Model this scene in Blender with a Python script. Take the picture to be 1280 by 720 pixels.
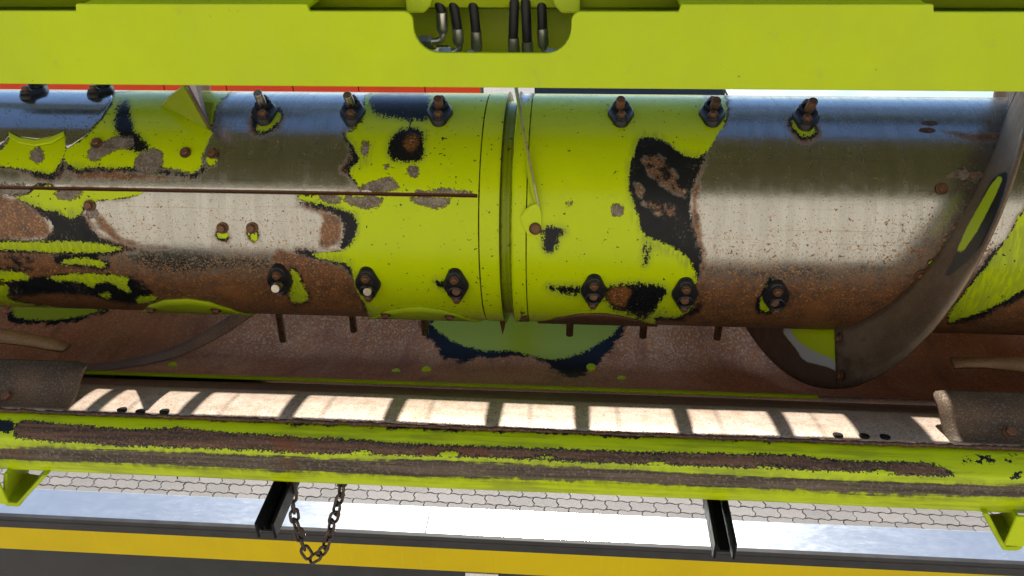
import bpy, bmesh, math, random
import numpy as np
from mathutils import Vector, Matrix, Quaternion
random.seed(7); np.random.seed(7)
for o in list(bpy.data.objects): bpy.data.objects.remove(o)
SC = bpy.context.scene
COL = SC.collection
# ------------------------------------------------------------------ camera
CZ = 5.0                      # camera height above the pavement; coordinates below are relative to the camera
F = 1009.0
_X = np.array([14280, 362, -1009.]); _X /= np.linalg.norm(_X)
_Y = np.array([88, -601, 1009.]); _Y -= _X*(_Y@_X); _Y /= np.linalg.norm(_Y)
_Z = np.cross(_X, _Y)
W = np.stack([_X, _Y, _Z])    # camera (right, down, forward) -> world
cd = bpy.data.cameras.new('camera'); cam = bpy.data.objects.new('camera', cd); COL.objects.link(cam)
r, d, f = W[:, 0], W[:, 1], W[:, 2]
cam.matrix_world = Matrix(((r[0], -d[0], -f[0], 0), (r[1], -d[1], -f[1], 0), (r[2], -d[2], -f[2], CZ), (0, 0, 0, 1)))
cd.sensor_width = 36; cd.lens = 36*F/1280; cd.clip_start = .02; cd.clip_end = 500
SC.camera = cam
# ------------------------------------------------------------------ light
SUN_EL, SUN_AZ = math.radians(47.0), math.radians(-1.1)
wd = bpy.data.worlds.new('World'); SC.world = wd; wd.use_nodes = True
wn = wd.node_tree; bg = wn.nodes['Background']
sky = wn.nodes.new('ShaderNodeTexSky'); sky.sky_type = 'NISHITA'; sky.sun_disc = False
sky.sun_elevation = SUN_EL; sky.sun_rotation = SUN_AZ
sky.altitude = 2000; sky.dust_density = 0.05; sky.air_density = 1.0; sky.ozone_density = 3.0
wn.links.new(sky.outputs[0], bg.inputs[0]); bg.inputs[1].default_value = 0.075
sl = bpy.data.lights.new('sun', 'SUN'); sl.energy = 3.4; sl.angle = math.radians(.35); sl.color = (1, .95, .86)
so = bpy.data.objects.new('sun', sl); COL.objects.link(so)
so.rotation_euler = (-(math.pi/2-SUN_EL), 0, -SUN_AZ); so.location = (0, 6, CZ+6)
SC.view_settings.view_transform = 'Standard'; SC.view_settings.look = 'None'
SC.view_settings.gamma = 1; SC.view_settings.use_curve_mapping = False
SC.view_settings.exposure = 1.45
SC.render.engine = 'CYCLES'
SC.cycles.max_bounces = 6; SC.cycles.diffuse_bounces = 3; SC.cycles.glossy_bounces = 4
SC.cycles.sample_clamp_indirect = 8

# ------------------------------------------------------------------ geometry helpers
YA, ZA, R = 1.35, -.6345, .2065              # axis and radius of the auger drum
def ray(px, py):
    v = W@np.array([px-640., py-360., F]); return v/np.linalg.norm(v)
def atY(px, py, y): v = ray(px, py); return v*y/v[1]
def atZ(px, py, z): v = ray(px, py); return v*z/v[2]
def proj(P):
    c = np.asarray(P, float)@W
    return np.stack([640+F*c[..., 0]/c[..., 2], 360+F*c[..., 1]/c[..., 2]], -1)
def drum(px, py, rr=R):
    v = ray(px, py); a = v[1]**2+v[2]**2; b = -2*(v[1]*YA+v[2]*ZA); c = YA**2+ZA**2-rr*rr
    q = max(b*b-4*a*c, 0); p = v*((-b-q**.5)/2/a)
    return p, math.atan2(p[2]-ZA, YA-p[1])
def dp(x, th, rr): return (x, YA-rr*math.cos(th), ZA+rr*math.sin(th))

class MB:
    def __init__(s): s.v = []; s.f = []
    def add(s, vs, fs):
        n = len(s.v); s.v += [tuple(map(float, p)) for p in vs]; s.f += [tuple(i+n for i in q) for q in fs]; return s
    def box(s, x0, x1, y0, y1, z0, z1):
        return s.add([(x, y, z) for x in (x0, x1) for y in (y0, y1) for z in (z0, z1)],
                     [(0, 1, 3, 2), (4, 6, 7, 5), (0, 4, 5, 1), (2, 3, 7, 6), (0, 2, 6, 4), (1, 5, 7, 3)])
    def tube(s, path, rad, n=12, caps=True, closed=False):
        path = [Vector(p) for p in path]; m = len(path)
        rads = rad if hasattr(rad, '__len__') else [rad]*m
        up = None; rings = []
        for i, p in enumerate(path):
            if closed: t = path[(i+1) % m]-path[i-1]
            else: t = path[min(i+1, m-1)]-path[max(i-1, 0)]
            t.normalize()
            if up is None: up = t.orthogonal()
            up = (up-t*up.dot(t)).normalized(); b = t.cross(up)
            rings.append([p+(up*math.cos(2*math.pi*k/n)+b*math.sin(2*math.pi*k/n))*rads[i] for k in range(n)])
        vs = [q for rg in rings for q in rg]; fs = []
        for i in range(m if closed else m-1):
            j = (i+1) % m
            for k in range(n): fs.append((i*n+k, i*n+(k+1) % n, j*n+(k+1) % n, j*n+k))
        if caps and not closed: fs += [tuple(range(n-1, -1, -1)), tuple((m-1)*n+k for k in range(n))]
        return s.add(vs, fs)
    def lathe(s, prof, n=16):                 # prof: (radius, height) about local z
        vs = [(a*math.cos(2*math.pi*k/n), a*math.sin(2*math.pi*k/n), h) for a, h in prof for k in range(n)]
        fs = [(i*n+k, i*n+(k+1) % n, (i+1)*n+(k+1) % n, (i+1)*n+k) for i in range(len(prof)-1) for k in range(n)]
        fs += [tuple(range(n-1, -1, -1)), tuple((len(prof)-1)*n+k for k in range(n))]
        return s.add(vs, fs)
    def prism(s, poly, ax, a0, a1):           # polygon in the two other axes, extruded along axis ax
        def put(p, a):
            q = list(p); q.insert(ax, a); return q
        n = len(poly)
        return s.add([put(p, a0) for p in poly]+[put(p, a1) for p in poly],
                     [tuple(range(n-1, -1, -1)), tuple(range(n, 2*n))]+[(k, (k+1) % n, n+(k+1) % n, n+k) for k in range(n)])
    def grid(s, P):                           # P[i][j] -> point
        ni, nj = len(P), len(P[0])
        return s.add([p for row in P for p in row],
                     [(i*nj+j, i*nj+j+1, (i+1)*nj+j+1, (i+1)*nj+j) for i in range(ni-1) for j in range(nj-1)])
    def mesh(s, name, off=CZ):
        me = bpy.data.meshes.new(name); me.from_pydata([(a, b, c+off) for a, b, c in s.v], [], s.f); me.update(); return me
def smooth(me, ang=35):
    me.polygons.foreach_set('use_smooth', [True]*len(me.polygons))
    try: me.set_sharp_from_angle(angle=math.radians(ang))
    except Exception: pass
def link(name, me, mat=None, parent=None):
    o = bpy.data.objects.new(name, me); COL.objects.link(o)
    if mat is not None and not me.materials: me.materials.append(mat)
    if parent is not None:
        o.parent = parent; o.matrix_parent_inverse = WORLD[parent.name].inverted()
    WORLD[o.name] = Matrix.Identity(4)
    return o
WORLD = {}
def build(name, mb, mat, parent=None, sm=None, bevel=0, solid=0, fix=True):
    me = mb.mesh(name)
    if fix:
        bm = bmesh.new(); bm.from_mesh(me); bmesh.ops.recalc_face_normals(bm, faces=bm.faces); bm.to_mesh(me); bm.free()
    if sm: smooth(me, sm)
    o = link(name, me, mat, parent)
    if solid:
        m = o.modifiers.new('thickness', 'SOLIDIFY'); m.thickness = abs(solid); m.offset = -1 if solid > 0 else 1
    if bevel:
        m = o.modifiers.new('edge', 'BEVEL'); m.width = bevel; m.segments = 2; m.limit_method = 'ANGLE'; m.angle_limit = math.radians(40)
    return o
def place(name, me, mat, parent, loc, nrm=None, upv=None):     # shared mesh, set on a surface (local z = normal)
    o = bpy.data.objects.new(name, me); COL.objects.link(o)
    if mat is not None and not me.materials: me.materials.append(mat)
    M = Matrix.Identity(4)
    if nrm is not None:
        z = Vector(nrm).normalized(); u = Vector(upv if upv is not None else (0, 0, 1)); y = (u-z*u.dot(z)).normalized(); x = y.cross(z)
        M = Matrix((x, y, z)).transposed().to_4x4()
    M.translation = Vector((loc[0], loc[1], loc[2]+CZ))
    if parent is not None:
        o.parent = parent; o.matrix_parent_inverse = WORLD[parent.name].inverted()
    o.matrix_basis = M; WORLD[o.name] = M.copy()
    return o
def thing(name, loc, label, cat, group=None):
    o = bpy.data.objects.new(name, None); COL.objects.link(o); o.empty_display_size = .05
    o.location = (loc[0], loc[1], loc[2]+CZ); WORLD[o.name] = Matrix.Translation(o.location)
    return tag(o, label, cat, group)
def tag(o, label=None, cat=None, group=None, kind=None):
    if label: o['label'] = label
    if cat: o['category'] = cat
    if group: o['group'] = group
    if kind: o['kind'] = kind
    return o
# signed distance (in photo pixels) of points to a union of polygons, positive inside
def chaikin(P, n=1):
    P = np.asarray(P, float)
    for _ in range(n):
        Q = np.roll(P, -1, 0); P = np.stack([.75*P+.25*Q, .25*P+.75*Q], 1).reshape(-1, 2)
    return P
def sdf(UV, polys, lim=14., ch=1):
    out = np.full(len(UV), -lim)
    for poly in polys:
        P = chaikin(poly, ch)
        lo, hi = P.min(0)-lim, P.max(0)+lim
        idx = np.nonzero((UV[:, 0] > lo[0]) & (UV[:, 0] < hi[0]) & (UV[:, 1] > lo[1]) & (UV[:, 1] < hi[1]))[0]
        if not len(idx): continue
        q = UV[idx]; best = np.full(len(q), 1e9); ins = np.zeros(len(q), bool)
        for a, b in zip(P, np.roll(P, -1, 0)):
            ab = b-a; t = np.clip(((q-a)@ab)/max(ab@ab, 1e-9), 0, 1)
            best = np.minimum(best, ((q-a-t[:, None]*ab)**2).sum(1))
            c = ((a[1] > q[:, 1]) != (b[1] > q[:, 1]))
            if c.any():
                dy = b[1]-a[1] if abs(b[1]-a[1]) > 1e-9 else 1e-9
                ins ^= c & (q[:, 0] < (b[0]-a[0])*(q[:, 1]-a[1])/dy+a[0])
        dd = np.sqrt(best); dd = np.where(ins, dd, -dd)
        out[idx] = np.maximum(out[idx], np.clip(dd, -lim, lim))
    return out
def verts_of(me):
    a = np.empty(len(me.vertices)*3, np.float32); me.vertices.foreach_get('co', a); a = a.reshape(-1, 3).astype(float); a[:, 2] -= CZ; return a
def attr(me, name, val):
    at = me.attributes.new(name, 'FLOAT', 'POINT'); at.data.foreach_set('value', np.asarray(val, np.float32))
def band(top, bot): return list(top)+list(bot)[::-1]

# ------------------------------------------------------------------ node helpers
class NT:
    def __init__(s, name):
        s.m = bpy.data.materials.new(name); s.m.use_nodes = True; s.t = s.m.node_tree
        s.b = s.t.nodes['Principled BSDF']; s.co = s.t.nodes.new('ShaderNodeTexCoord').outputs['Object']
    def put(s, sock, v):
        if isinstance(v, bpy.types.NodeSocket): s.t.links.new(v, sock)
        elif hasattr(v, '__len__') and len(v) == 3 and sock.type == 'RGBA': sock.default_value = (*v, 1)
        else: sock.default_value = v
    def node(s, typ, **kw):
        n = s.t.nodes.new(typ)
        for k, v in kw.items(): setattr(n, k, v)
        return n
    def math(s, op, a, b=0., c=0.):
        n = s.node('ShaderNodeMath', operation=op)
        for i, v in enumerate((a, b, c)): s.put(n.inputs[i], v)
        return n.outputs[0]
    def mul(s, a, b): return s.math('MULTIPLY', a, b)
    def addm(s, a, b): return s.math('ADD', a, b)
    def mad(s, a, b, c): return s.math('MULTIPLY_ADD', a, b, c)
    def attr(s, name): return s.node('ShaderNodeAttribute', attribute_name=name).outputs['Fac']
    def noise(s, scale, detail=4., rough=.6, sc=None, dist=0.):
        n = s.node('ShaderNodeTexNoise'); n.inputs['Scale'].default_value = scale; n.inputs['Detail'].default_value = detail
        n.inputs['Roughness'].default_value = rough; n.inputs['Distortion'].default_value = dist
        c = s.co
        if sc is not None:
            mp = s.node('ShaderNodeMapping'); mp.inputs['Scale'].default_value = sc; s.put(mp.inputs[0], s.co); c = mp.outputs[0]
        s.put(n.inputs['Vector'], c); return n.outputs['Fac']
    def voro(s, scale, feature='F1'):
        n = s.node('ShaderNodeTexVoronoi', feature=feature); n.inputs['Scale'].default_value = scale; s.put(n.inputs['Vector'], s.co); return n
    def rng(s, v, a, b, c=0., e=1., smooth=True):
        n = s.node('ShaderNodeMapRange'); n.interpolation_type = 'SMOOTHSTEP' if smooth else 'LINEAR'
        for i, x in enumerate((v, a, b, c, e)): s.put(n.inputs[i], x)
        return n.outputs[0]
    def mix(s, fac, a, b):
        n = s.node('ShaderNodeMix', data_type='RGBA'); s.put(n.inputs[0], fac); s.put(n.inputs[6], a); s.put(n.inputs[7], b); return n.outputs[2]
    def mixf(s, fac, a, b):
        n = s.node('ShaderNodeMix', data_type='FLOAT'); s.put(n.inputs[0], fac); s.put(n.inputs[2], a); s.put(n.inputs[3], b); return n.outputs[0]
    def spec(s, v): s.put(s.b.inputs['Specular IOR Level'], v)
    def set(s, **kw):
        for k, v in kw.items(): s.put(s.b.inputs[k.replace('_', ' ')], v)
    def bump(s, h, strength=.3, dist=.002):
        n = s.node('ShaderNodeBump'); n.inputs['Strength'].default_value = strength; n.inputs['Distance'].default_value = dist
        s.put(n.inputs['Height'], h); s.put(s.b.inputs['Normal'], n.outputs[0])
    def edge(s, d, n, amp, soft):             # wear boundary: distance + jagged noise -> mask
        return s.rng(s.mad(s.math('SUBTRACT', n, .5), amp, d), -soft, soft)
GREEN = (.445, .565, .002)
SPEC = {}
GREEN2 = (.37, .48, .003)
PRIMER = (.007, .008, .010)
RUST = (.13, .045, .016)
RUSTD = (.055, .026, .016)
RUSTL = (.36, .13, .03)
STEEL = (.37, .362, .34)
def plain(name, col, rough=.5, metal=0., var=.12, scale=30., bump=0., coat=0., spec=.3):
    g = NT(name); g.spec(spec); n = g.noise(scale, 5)
    g.set(Base_Color=g.mix(g.rng(n, .3, .7), tuple(c*(1-var) for c in col), tuple(min(c*(1+var), 1) for c in col)), Roughness=g.rng(n, .2, .8, rough*.85, min(rough*1.2, 1)), Metallic=metal)
    if coat: g.set(Coat_Weight=coat, Coat_Roughness=.15)
    if bump: g.bump(g.noise(scale*8, 4), bump, .001)
    return g.m
def rusty(name, a=RUST, b=RUSTD, metal=.3, rough=.55, scale=60., bump=.5, light=(.30, .15, .075), lf=.5):
    g = NT(name); n1 = g.noise(scale*.15, 3); n2 = g.noise(scale*5, 3, .7); n3 = g.noise(scale, 4, .65)
    c = g.mix(g.rng(n1, .3, .7), a, b)
    c = g.mix(g.mul(g.rng(n2, .5, .68), lf), c, light)
    c = g.mix(g.rng(n3, .58, .75, 0, .6), c, b)
    g.set(Base_Color=c, Metallic=g.rng(n2, .45, .65, metal*.5, min(1, metal*1.6)), Roughness=g.rng(n2, .4, .7, rough*1.15, rough*.75))
    g.bump(g.addm(n2, n3), bump, .0015); return g.m
# clean green paint of the beam: slight orange peel, dust, a few dark nicks
def green_paint(name, col=GREEN, dirt=.38, rough=.36):
    g = NT(name); n = g.noise(4, 6, .65); n2 = g.noise(220, 3, .7); n3 = g.noise(35, 5, .7)
    c = g.mix(g.rng(n, .35, .7, 0, dirt), col, (col[0]*.72, col[1]*.72, col[2]+.012)); c = g.mix(g.rng(g.noise(7, 4, .6, (1, 1, .12)), .45, .75, 0, dirt*.6), c, (col[0]*.85, col[1]*.8, .03)); c = g.mix(g.rng(g.noise(500, 2), .62, .7, 0, dirt), c, (.42, .44, .16))
    c = g.mix(g.rng(n3, .62, .78, 0, dirt), c, (.30, .32, .10))
    nick = g.rng(g.mul(n2, g.rng(g.noise(9, 2), .45, .65)), .69, .73)
    c = g.mix(g.mul(nick, .8), c, PRIMER)
    g.set(Base_Color=c, Roughness=g.rng(n3, .3, .8, rough*.85, rough*1.5), Specular_IOR_Level=.2)
    g.bump(g.noise(300, 2), .03, .0006); return g.m
M = {}
M['green'] = green_paint('seed_green_paint')
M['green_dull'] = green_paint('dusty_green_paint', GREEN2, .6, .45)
M['rust'] = rusty('rust_brown')
M['rust_dark'] = rusty('rust_dark', (.085, .034, .015), (.03, .015, .01), .2, .65)
M['rust_bolt'] = rusty('rust_bolt', (.16, .07, .03), (.05, .025, .015), .4, .5, 160)
M['sheet_rust'] = rusty('polished_rusty_sheet', (.24, .115, .07), (.12, .05, .034), .55, .42, 70, .8, (.52, .34, .21), .75)
M['rust_blade'] = rusty('rust_blade', (.17, .11, .09), (.07, .045, .04), .4, .5, 60, .5, (.32, .26, .22), .7)
M['speckled'] = rusty('speckled_rust', (.115, .062, .03), (.05, .028, .016), .2, .6, 75, .5, (.20, .175, .10), .8)
M['fold'] = rusty('tan_rust', (.30, .165, .07), (.20, .095, .04), .2, .55, 70, .5, (.45, .31, .15), .7)
M['black_plastic'] = plain('black_plastic', (.014, .014, .016), .38, 0, .3, 60)
M['black_paint'] = plain('black_channel_paint', (.006, .006, .007), .5, 0, .4, 25, spec=.12)
M['rubber'] = plain('hose_rubber', (.010, .010, .011), .45, 0, .3, 80)
M['zinc'] = plain('zinc_plated', (.58, .56, .51), .32, 1., .15, 60)
M['steel_pin'] = plain('polished_steel', (.36, .34, .30), .28, 1., .2, 90)
M['red'] = plain('red_machine_paint', (.95, .075, .015), .45, 0, .05, 3)
M['navy'] = plain('navy_paint', (.012, .03, .07), .4, 0, .1, 3)
M['white_deck'] = plain('white_deck', (.30, .38, .43), .5, 0, .06, 3)
M['dark_rubber'] = plain('dark_rail', (.035, .036, .038), .42, 0, .12, 14)

# ------------------------------------------------------------------ ground and pavers
g = NT('pavement_far')
br = g.node('ShaderNodeTexBrick'); br.inputs['Scale'].default_value = 1; br.inputs['Brick Width'].default_value = .2; br.inputs['Row Height'].default_value = .1
br.inputs['Mortar Size'].default_value = .006; g.put(br.inputs['Vector'], g.co)
for k, c in (('Color1', (.22, .195, .175, 1)), ('Color2', (.18, .16, .145, 1)), ('Mortar', (.10, .09, .08, 1))): br.inputs[k].default_value = c
nn = g.noise(90, 4, .7)
g.set(Base_Color=g.mix(g.rng(nn, .3, .7, 0, .35), br.outputs['Color'], (.28, .25, .225)), Roughness=.8); g.bump(nn, .3, .004)
gm = MB().add([(-60, -60, -CZ), (60, -60, -CZ), (60, 60, -CZ), (-60, 60, -CZ)], [(0, 1, 2, 3)])
ground = tag(build('ground', gm, g.m), kind='structure')
g = NT('joint_sand'); nn = g.noise(120, 4, .7); g.set(Base_Color=g.mix(g.rng(nn, .3, .7), (.06, .05, .042), (.12, .105, .09)), Roughness=.9)
PY0, PY1, PX0, PX1 = 3.9, 6.3, -6.0, 5.0
pavement = tag(build('pavement', MB().box(PX0, PX1, PY0, PY1, -CZ+.002, -CZ+.010), g.m), kind='structure')
g = NT('concrete_paver'); oi = g.node('ShaderNodeObjectInfo'); nn = g.noise(110, 5, .75); n2 = g.noise(14, 4)
c = g.mix(oi.outputs['Random'], (.175, .155, .138), (.115, .102, .091)); c = g.mix(g.rng(nn, .35, .65, 0, .55), c, (.225, .203, .183)); c = g.mix(g.rng(n2, .5, .75, 0, .5), c, (.15, .13, .115))
g.set(Base_Color=c, Roughness=g.rng(nn, .4, .7, .75, .45)); g.bump(nn, .6, .004); M['paver'] = g.m
# zigzag paver, 0.2 x 0.1 m, interlocking wavy sides
PL, PW, GAP = .2, .1, .0016
def paver_mesh(seed):
    rnd = random.Random(seed); hx, hy = PL/2-GAP, PW/2-GAP; a = .0075
    w = lambda x: a*math.sin(4*math.pi*x/PL)
    xs = [hx*(-1+.25*k) for k in range(9)]
    e = lambda y: .010*math.sin(2*math.pi*y/PW)
    out = [(x, -hy+w(x)) for x in xs]+[(hx+.011, -hy*.35), (hx-.011, hy*.35)]+[(x, hy+w(x)) for x in xs[::-1]]+[(-hx-.011, hy*.35), (-hx+.011, -hy*.35)]
    n = len(out); top = .045; b = MB(); j = lambda: rnd.uniform(-.0012, .0012)
    vs = [(x, y, 0.002) for x, y in out]+[(x, y, top-.008+j()) for x, y in out]+[(x*.965, y*.93, top+j()) for x, y in out]
    fs = [(i, (i+1) % n, n+(i+1) % n, n+i) for i in range(n)]+[(n+i, n+(i+1) % n, 2*n+(i+1) % n, 2*n+i) for i in range(n)]+[tuple(range(2*n, 3*n))]
    me = MB().add(vs, fs).mesh('paver', 0); return me
PM = [paver_mesh(k) for k in range(6)]
spots = []
nrow = int((PY1-PY0)/PW)
for j in range(nrow):
    y = PY0+PW*(j+.5)
    for i in range(int((PX1-PX0)/PL)-1):
        x = PX0+PL*(i+.75+.5*(j % 2)); spots.append((x, y))
uv = proj([(x, y, -CZ+.05) for x, y in spots])
lo = 583+.0415*uv[:, 0]-4; hi = 618+.041*uv[:, 0]+12
vis = (uv[:, 0] > -25) & (uv[:, 0] < 1300) & (uv[:, 1] > lo) & (uv[:, 1] < hi)
order = sorted(np.nonzero(vis)[0], key=lambda k: math.hypot(spots[k][0], spots[k][1]))[:300]
chosen = set(order)
for m in PM: m.materials.append(M['paver'])
rest = MB()
for k, (x, y) in enumerate(spots):
    me = PM[random.randrange(6)]; rz = random.gauss(0, .012); tz = -CZ+random.uniform(-.0015, .0025)
    if k in chosen:
        o = bpy.data.objects.new('paver', me); COL.objects.link(o); o.parent = pavement
        o.location = (x, y, tz+CZ); o.rotation_euler = (random.gauss(0, .008), random.gauss(0, .006), rz)
    else:
        ca, sa = math.cos(rz), math.sin(rz)
        rest.add([(x+v.co.x*ca-v.co.y*sa, y+v.co.x*sa+v.co.y*ca, v.co.z+tz) for v in me.vertices], [tuple(p.vertices) for p in me.polygons])
tag(build('pavers', rest, M['paver'], pavement, fix=False), kind='stuff')

# ------------------------------------------------------------------ trailer side below: galvanised top, black rail, yellow stripe
ZT = -1.9
yn = atZ(640, 672, ZT)[1]; yf = atZ(640, 637.5, ZT)[1]
g = NT('galvanised_sheet'); sp = g.voro(26); n1 = g.noise(3.5, 5, .6, (1, 3, 1)); n2 = g.noise(40, 4, .6, (1, 3.0, 1)); n3 = g.noise(14, 5, .7, (.6, 2, 1), 1.0)
c = g.mix(g.rng(sp.outputs['Distance'], .0, .6), (.52, .55, .565), (.47, .50, .52)); c = g.mix(g.rng(n3, .55, .75, 0, .3), c, (.56, .60, .62))
c = g.mix(g.rng(n2, .60, .75, 0, .5), c, (.76, .78, .78))
g.set(Base_Color=c, Metallic=.75, Roughness=g.rng(g.addm(n3, g.mul(n2, .5)), .5, 1.0, .19, .24)); g.bump(g.addm(n2, n3), .02, .002); M['galv'] = g.m
g = NT('yellow_stripe'); n1 = g.noise(5, 5, .6); n2 = g.noise(160, 3, .7); sp = g.noise(6, 3, .5, (12, 1, 1))
c = g.mix(g.rng(n1, .3, .7, 0, .4), (.60, .45, .003), (.50, .365, .005)); c = g.mix(g.rng(n2, .66, .72, 0, .5), c, (.2, .13, .02)); c = g.mix(g.rng(sp, .55, .8, 0, .25), c, (.78, .55, .03))
g.set(Base_Color=c, Roughness=.5, Specular_IOR_Level=.2); M['yellow'] = g.m
tr = thing('trailer_side', (0, yn, -CZ+.02), 'trailer side with pale galvanised top, black rail and yellow stripe below the machine', 'trailer')
xs = atZ(535, 650, ZT)[0]
build('top_sheet', MB().box(-3.2, xs-.0003, yn, yf, ZT-.02, ZT), M['galv'], tr, bevel=.002)
build('top_sheet', MB().box(xs+.0003, 3.2, yn, yf, ZT-.02, ZT-.0006), M['galv'], tr, bevel=.002)
zr = lambda y: atY(640, y, yn-.015)[2]
build('rail', MB().prism([(yn, ZT+.004), (yn-.014, ZT+.002), (yn-.016, zr(679)), (yn-.021, zr(680)), (yn-.021, zr(688)), (yn, zr(688))], 0, -3.2, 3.2), M['dark_rubber'], tr, bevel=.0015)
build('yellow_stripe', MB().box(-3.2, 3.2, yn-.017, yn, zr(717), zr(688)-.001), M['yellow'], tr, bevel=.001)
build('lower_panel', MB().box(-3.2, 3.2, yn-.014, yn, zr(717)-.9, zr(717)-.001), M['dark_rubber'], tr)
pa, pb = atY(582, 722, yn-.016), atY(623, 722, yn-.016)
build('white_plate', MB().box(pa[0], pb[0], yn-.0195, yn-.0145, pa[2]-.10, zr(717)-.004), plain('white_plate_paint', (.7, .7, .68), .4), tr, bevel=.001)
build('frame_beam', MB().box(-3.2, 3.2, yn+.01, yf-.01, ZT-.35, ZT-.022), M['dark_rubber'], tr)
for x in (-2.6, 2.6): build('support_leg', MB().box(x-.06, x+.06, yn+.02, yf-.02, -CZ+.012, ZT-.3), M['dark_rubber'], tr)

# ------------------------------------------------------------------ machines beyond, seen in the slit between beam and drum
YB = 12.0
rm = thing('red_machine', (-2, YB, -CZ), 'bright red machine side panels seen in the slit above the drum', 'machine')
zc = atY(300, 110, YB)[2]
edges = [-90, 55, 126, 205, 283, 366, 448, 531, 601]
build('body', MB().box(atY(-90, 110, YB)[0], atY(598, 110, YB)[0], YB+.03, YB+.7, -CZ+.35, zc+.12), M['black_paint'], rm)
for a, b in zip(edges, edges[1:]):
    build('panel', MB().box(atY(a, 110, YB)[0]+.008, atY(b, 110, YB)[0]-.008, YB, YB+.028, -CZ+.4, zc+.10), M['red'], rm, bevel=.004)
for a in (20, 560): x = atY(a, 110, YB)[0]; build('foot', MB().box(x-.1, x+.1, YB+.1, YB+.5, -CZ, -CZ+.36), M['black_paint'], rm)
nv = thing('navy_machine', (1, YB, -CZ), 'dark navy machine body seen in the slit right of the sun glint', 'machine')
build('body', MB().box(atY(668, 112, YB)[0], atY(905, 112, YB)[0], YB, YB+.7, -CZ+.3, zc+.12), M['navy'], nv, bevel=.02)
for a in (690, 880): x = atY(a, 110, YB)[0]; build('foot', MB().box(x-.1, x+.1, YB+.1, YB+.5, -CZ, -CZ+.31), M['black_paint'], nv)
dk = thing('flat_deck', (2.4, YB, -CZ), 'pale blue-white flat deck seen in the slit at the right above the drum', 'deck')
x0, x1 = atY(912, 114, YB)[0], atY(1400, 114, YB)[0]
zd = atY(1100, 122, YB)[2]
build('deck_sheet', MB().box(x0, x1, YB-.3, YB+1.6, zd-.05, zd), M['white_deck'], dk, bevel=.004)
build('side_board', MB().box(x0, x1, YB+1.6, YB+1.65, zd-.2, zd+.05), M['white_deck'], dk, bevel=.004)
for x in (x0+.15, x1-.15):
    for y in (YB-.2, YB+1.4): build('leg', MB().box(x-.04, x+.04, y-.04, y+.04, -CZ, zd-.05), M['dark_rubber'], dk)

g = NT('cream_render'); n1 = g.noise(.6, 5, .6); n2 = g.noise(30, 4, .7)
g.set(Base_Color=g.mix(g.rng(n1, .3, .7), (.58, .53, .44), (.50, .45, .37)), Roughness=.85); g.bump(n2, .2, .004)
bw = tag(build('building_wall', MB().box(-14, 14, -6.9, -6.5, -CZ, 6.4), g.m), 'long sunlit cream wall mirrored as the pale band in the bare steel drum', 'wall')

# ------------------------------------------------------------------ header frame: top channel, lower tube, trough
HX = 1.75
hd = thing('header_frame', (0, .9, -.85), 'green steel frame with wide top beam, rusty trough and scuffed lower tube round the drum', 'harvester header')
YP = .88
zb = atY(640, 110, YP)[2]; zt = atY(640, 14.5, YP)[2]; ztab = zt+.0075
px = lambda u, v: tuple(atY(u, v, YP)[[0, 2]])
def arc(cx, cz, rr, a0, a1, n=7): return [(cx+rr*math.cos(a0+(a1-a0)*k/n), cz+rr*math.sin(a0+(a1-a0)*k/n)) for k in range(n+1)]
nl, nr = px(517, 40)[0], px(714, 40)[0]; nz = px(640, 66.5)[1]; rb, rs = .027, .010
def step(u, lo, hi): x = px(u, 12)[0]; return [(x-.001, lo), (x+.001, hi)]
top = [(-HX, zt), *step(95, zt, ztab), *step(385, ztab, zt)]
top += arc(nl-rs, zt-rs, rs, math.pi/2, 0)+arc(nl+rb, nz+rb, rb, math.pi, 1.5*math.pi)+arc(nr-rb, nz+rb, rb, 1.5*math.pi, 2*math.pi)+arc(nr+rs, zt-rs, rs, math.pi, math.pi/2)
top += [*step(850, zt, ztab), *step(1167, ztab, zt), (HX, zt)]
outline = [(HX, zb), (-HX, zb)]+top
build('front_plate', MB().prism(outline, 1, YP, YP+.006), M['green'], hd, bevel=.0012)
YR = 1.285
build('floor_plate', MB().box(-HX, HX, YP+.007, YR, zb+.0015, zb+.0065), green_paint('shaded_olive_underside', (.36, .37, .12), .5, .5), hd)  # beam green dulled to olive, underside shade put into its colour
build('rear_plate', MB().box(-HX, HX, YR-.006, YR, zb+.007, zb+.20), M['green'], hd)
build('inner_plate', MB().prism([(1.000, zb+.007), (1.006, zb+.007), (1.030, zb+.115), (1.024, zb+.115)], 0, -HX, HX), M['green'], hd)
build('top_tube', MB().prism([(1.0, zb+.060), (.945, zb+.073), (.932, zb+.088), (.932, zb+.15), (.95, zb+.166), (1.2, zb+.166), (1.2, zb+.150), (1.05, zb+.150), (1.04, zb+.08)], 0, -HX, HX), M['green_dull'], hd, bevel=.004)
for u0, u1 in ((95, 385), (850, 1167)):
    a, b = px(u0, 12)[0], px(u1, 12)[0]
    build('tab', MB().box(a+.002, b-.002, YP+.0065, .944, ztab-.007, ztab-.002), M['green'], hd, bevel=.001)
for u, s in ((534, 1), (703, -1)):
    x = atY(u, 8, .95)[0]
    build('gusset', MB().prism([(x-s*.02, zb+.070), (x+s*.000, zb+.070), (x+s*.008, zb+.078), (x+s*.012, zb+.09), (x+s*.012, zb+.12), (x-s*.02, zb+.12)], 1, .925, .940), M['green_dull'], hd, bevel=.003)
bolt_me = MB().lathe([(.0095, 0), (.0095, .002), (.0085, .0022)], 16)
hexm = MB().lathe([(.0068, .002), (.0068, .0065), (.0056, .0078)], 6); bolt_me.add(hexm.v, hexm.f); bolt_me = bolt_me.mesh('bolt', 0)
dome_me = MB().lathe([(.010, 0), (.0095, .0015), (.0075, .003), (.004, .0042), (.001, .0046)], 16).mesh('rivet', 0); smooth(dome_me)
dome_me2 = dome_me.copy()
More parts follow.
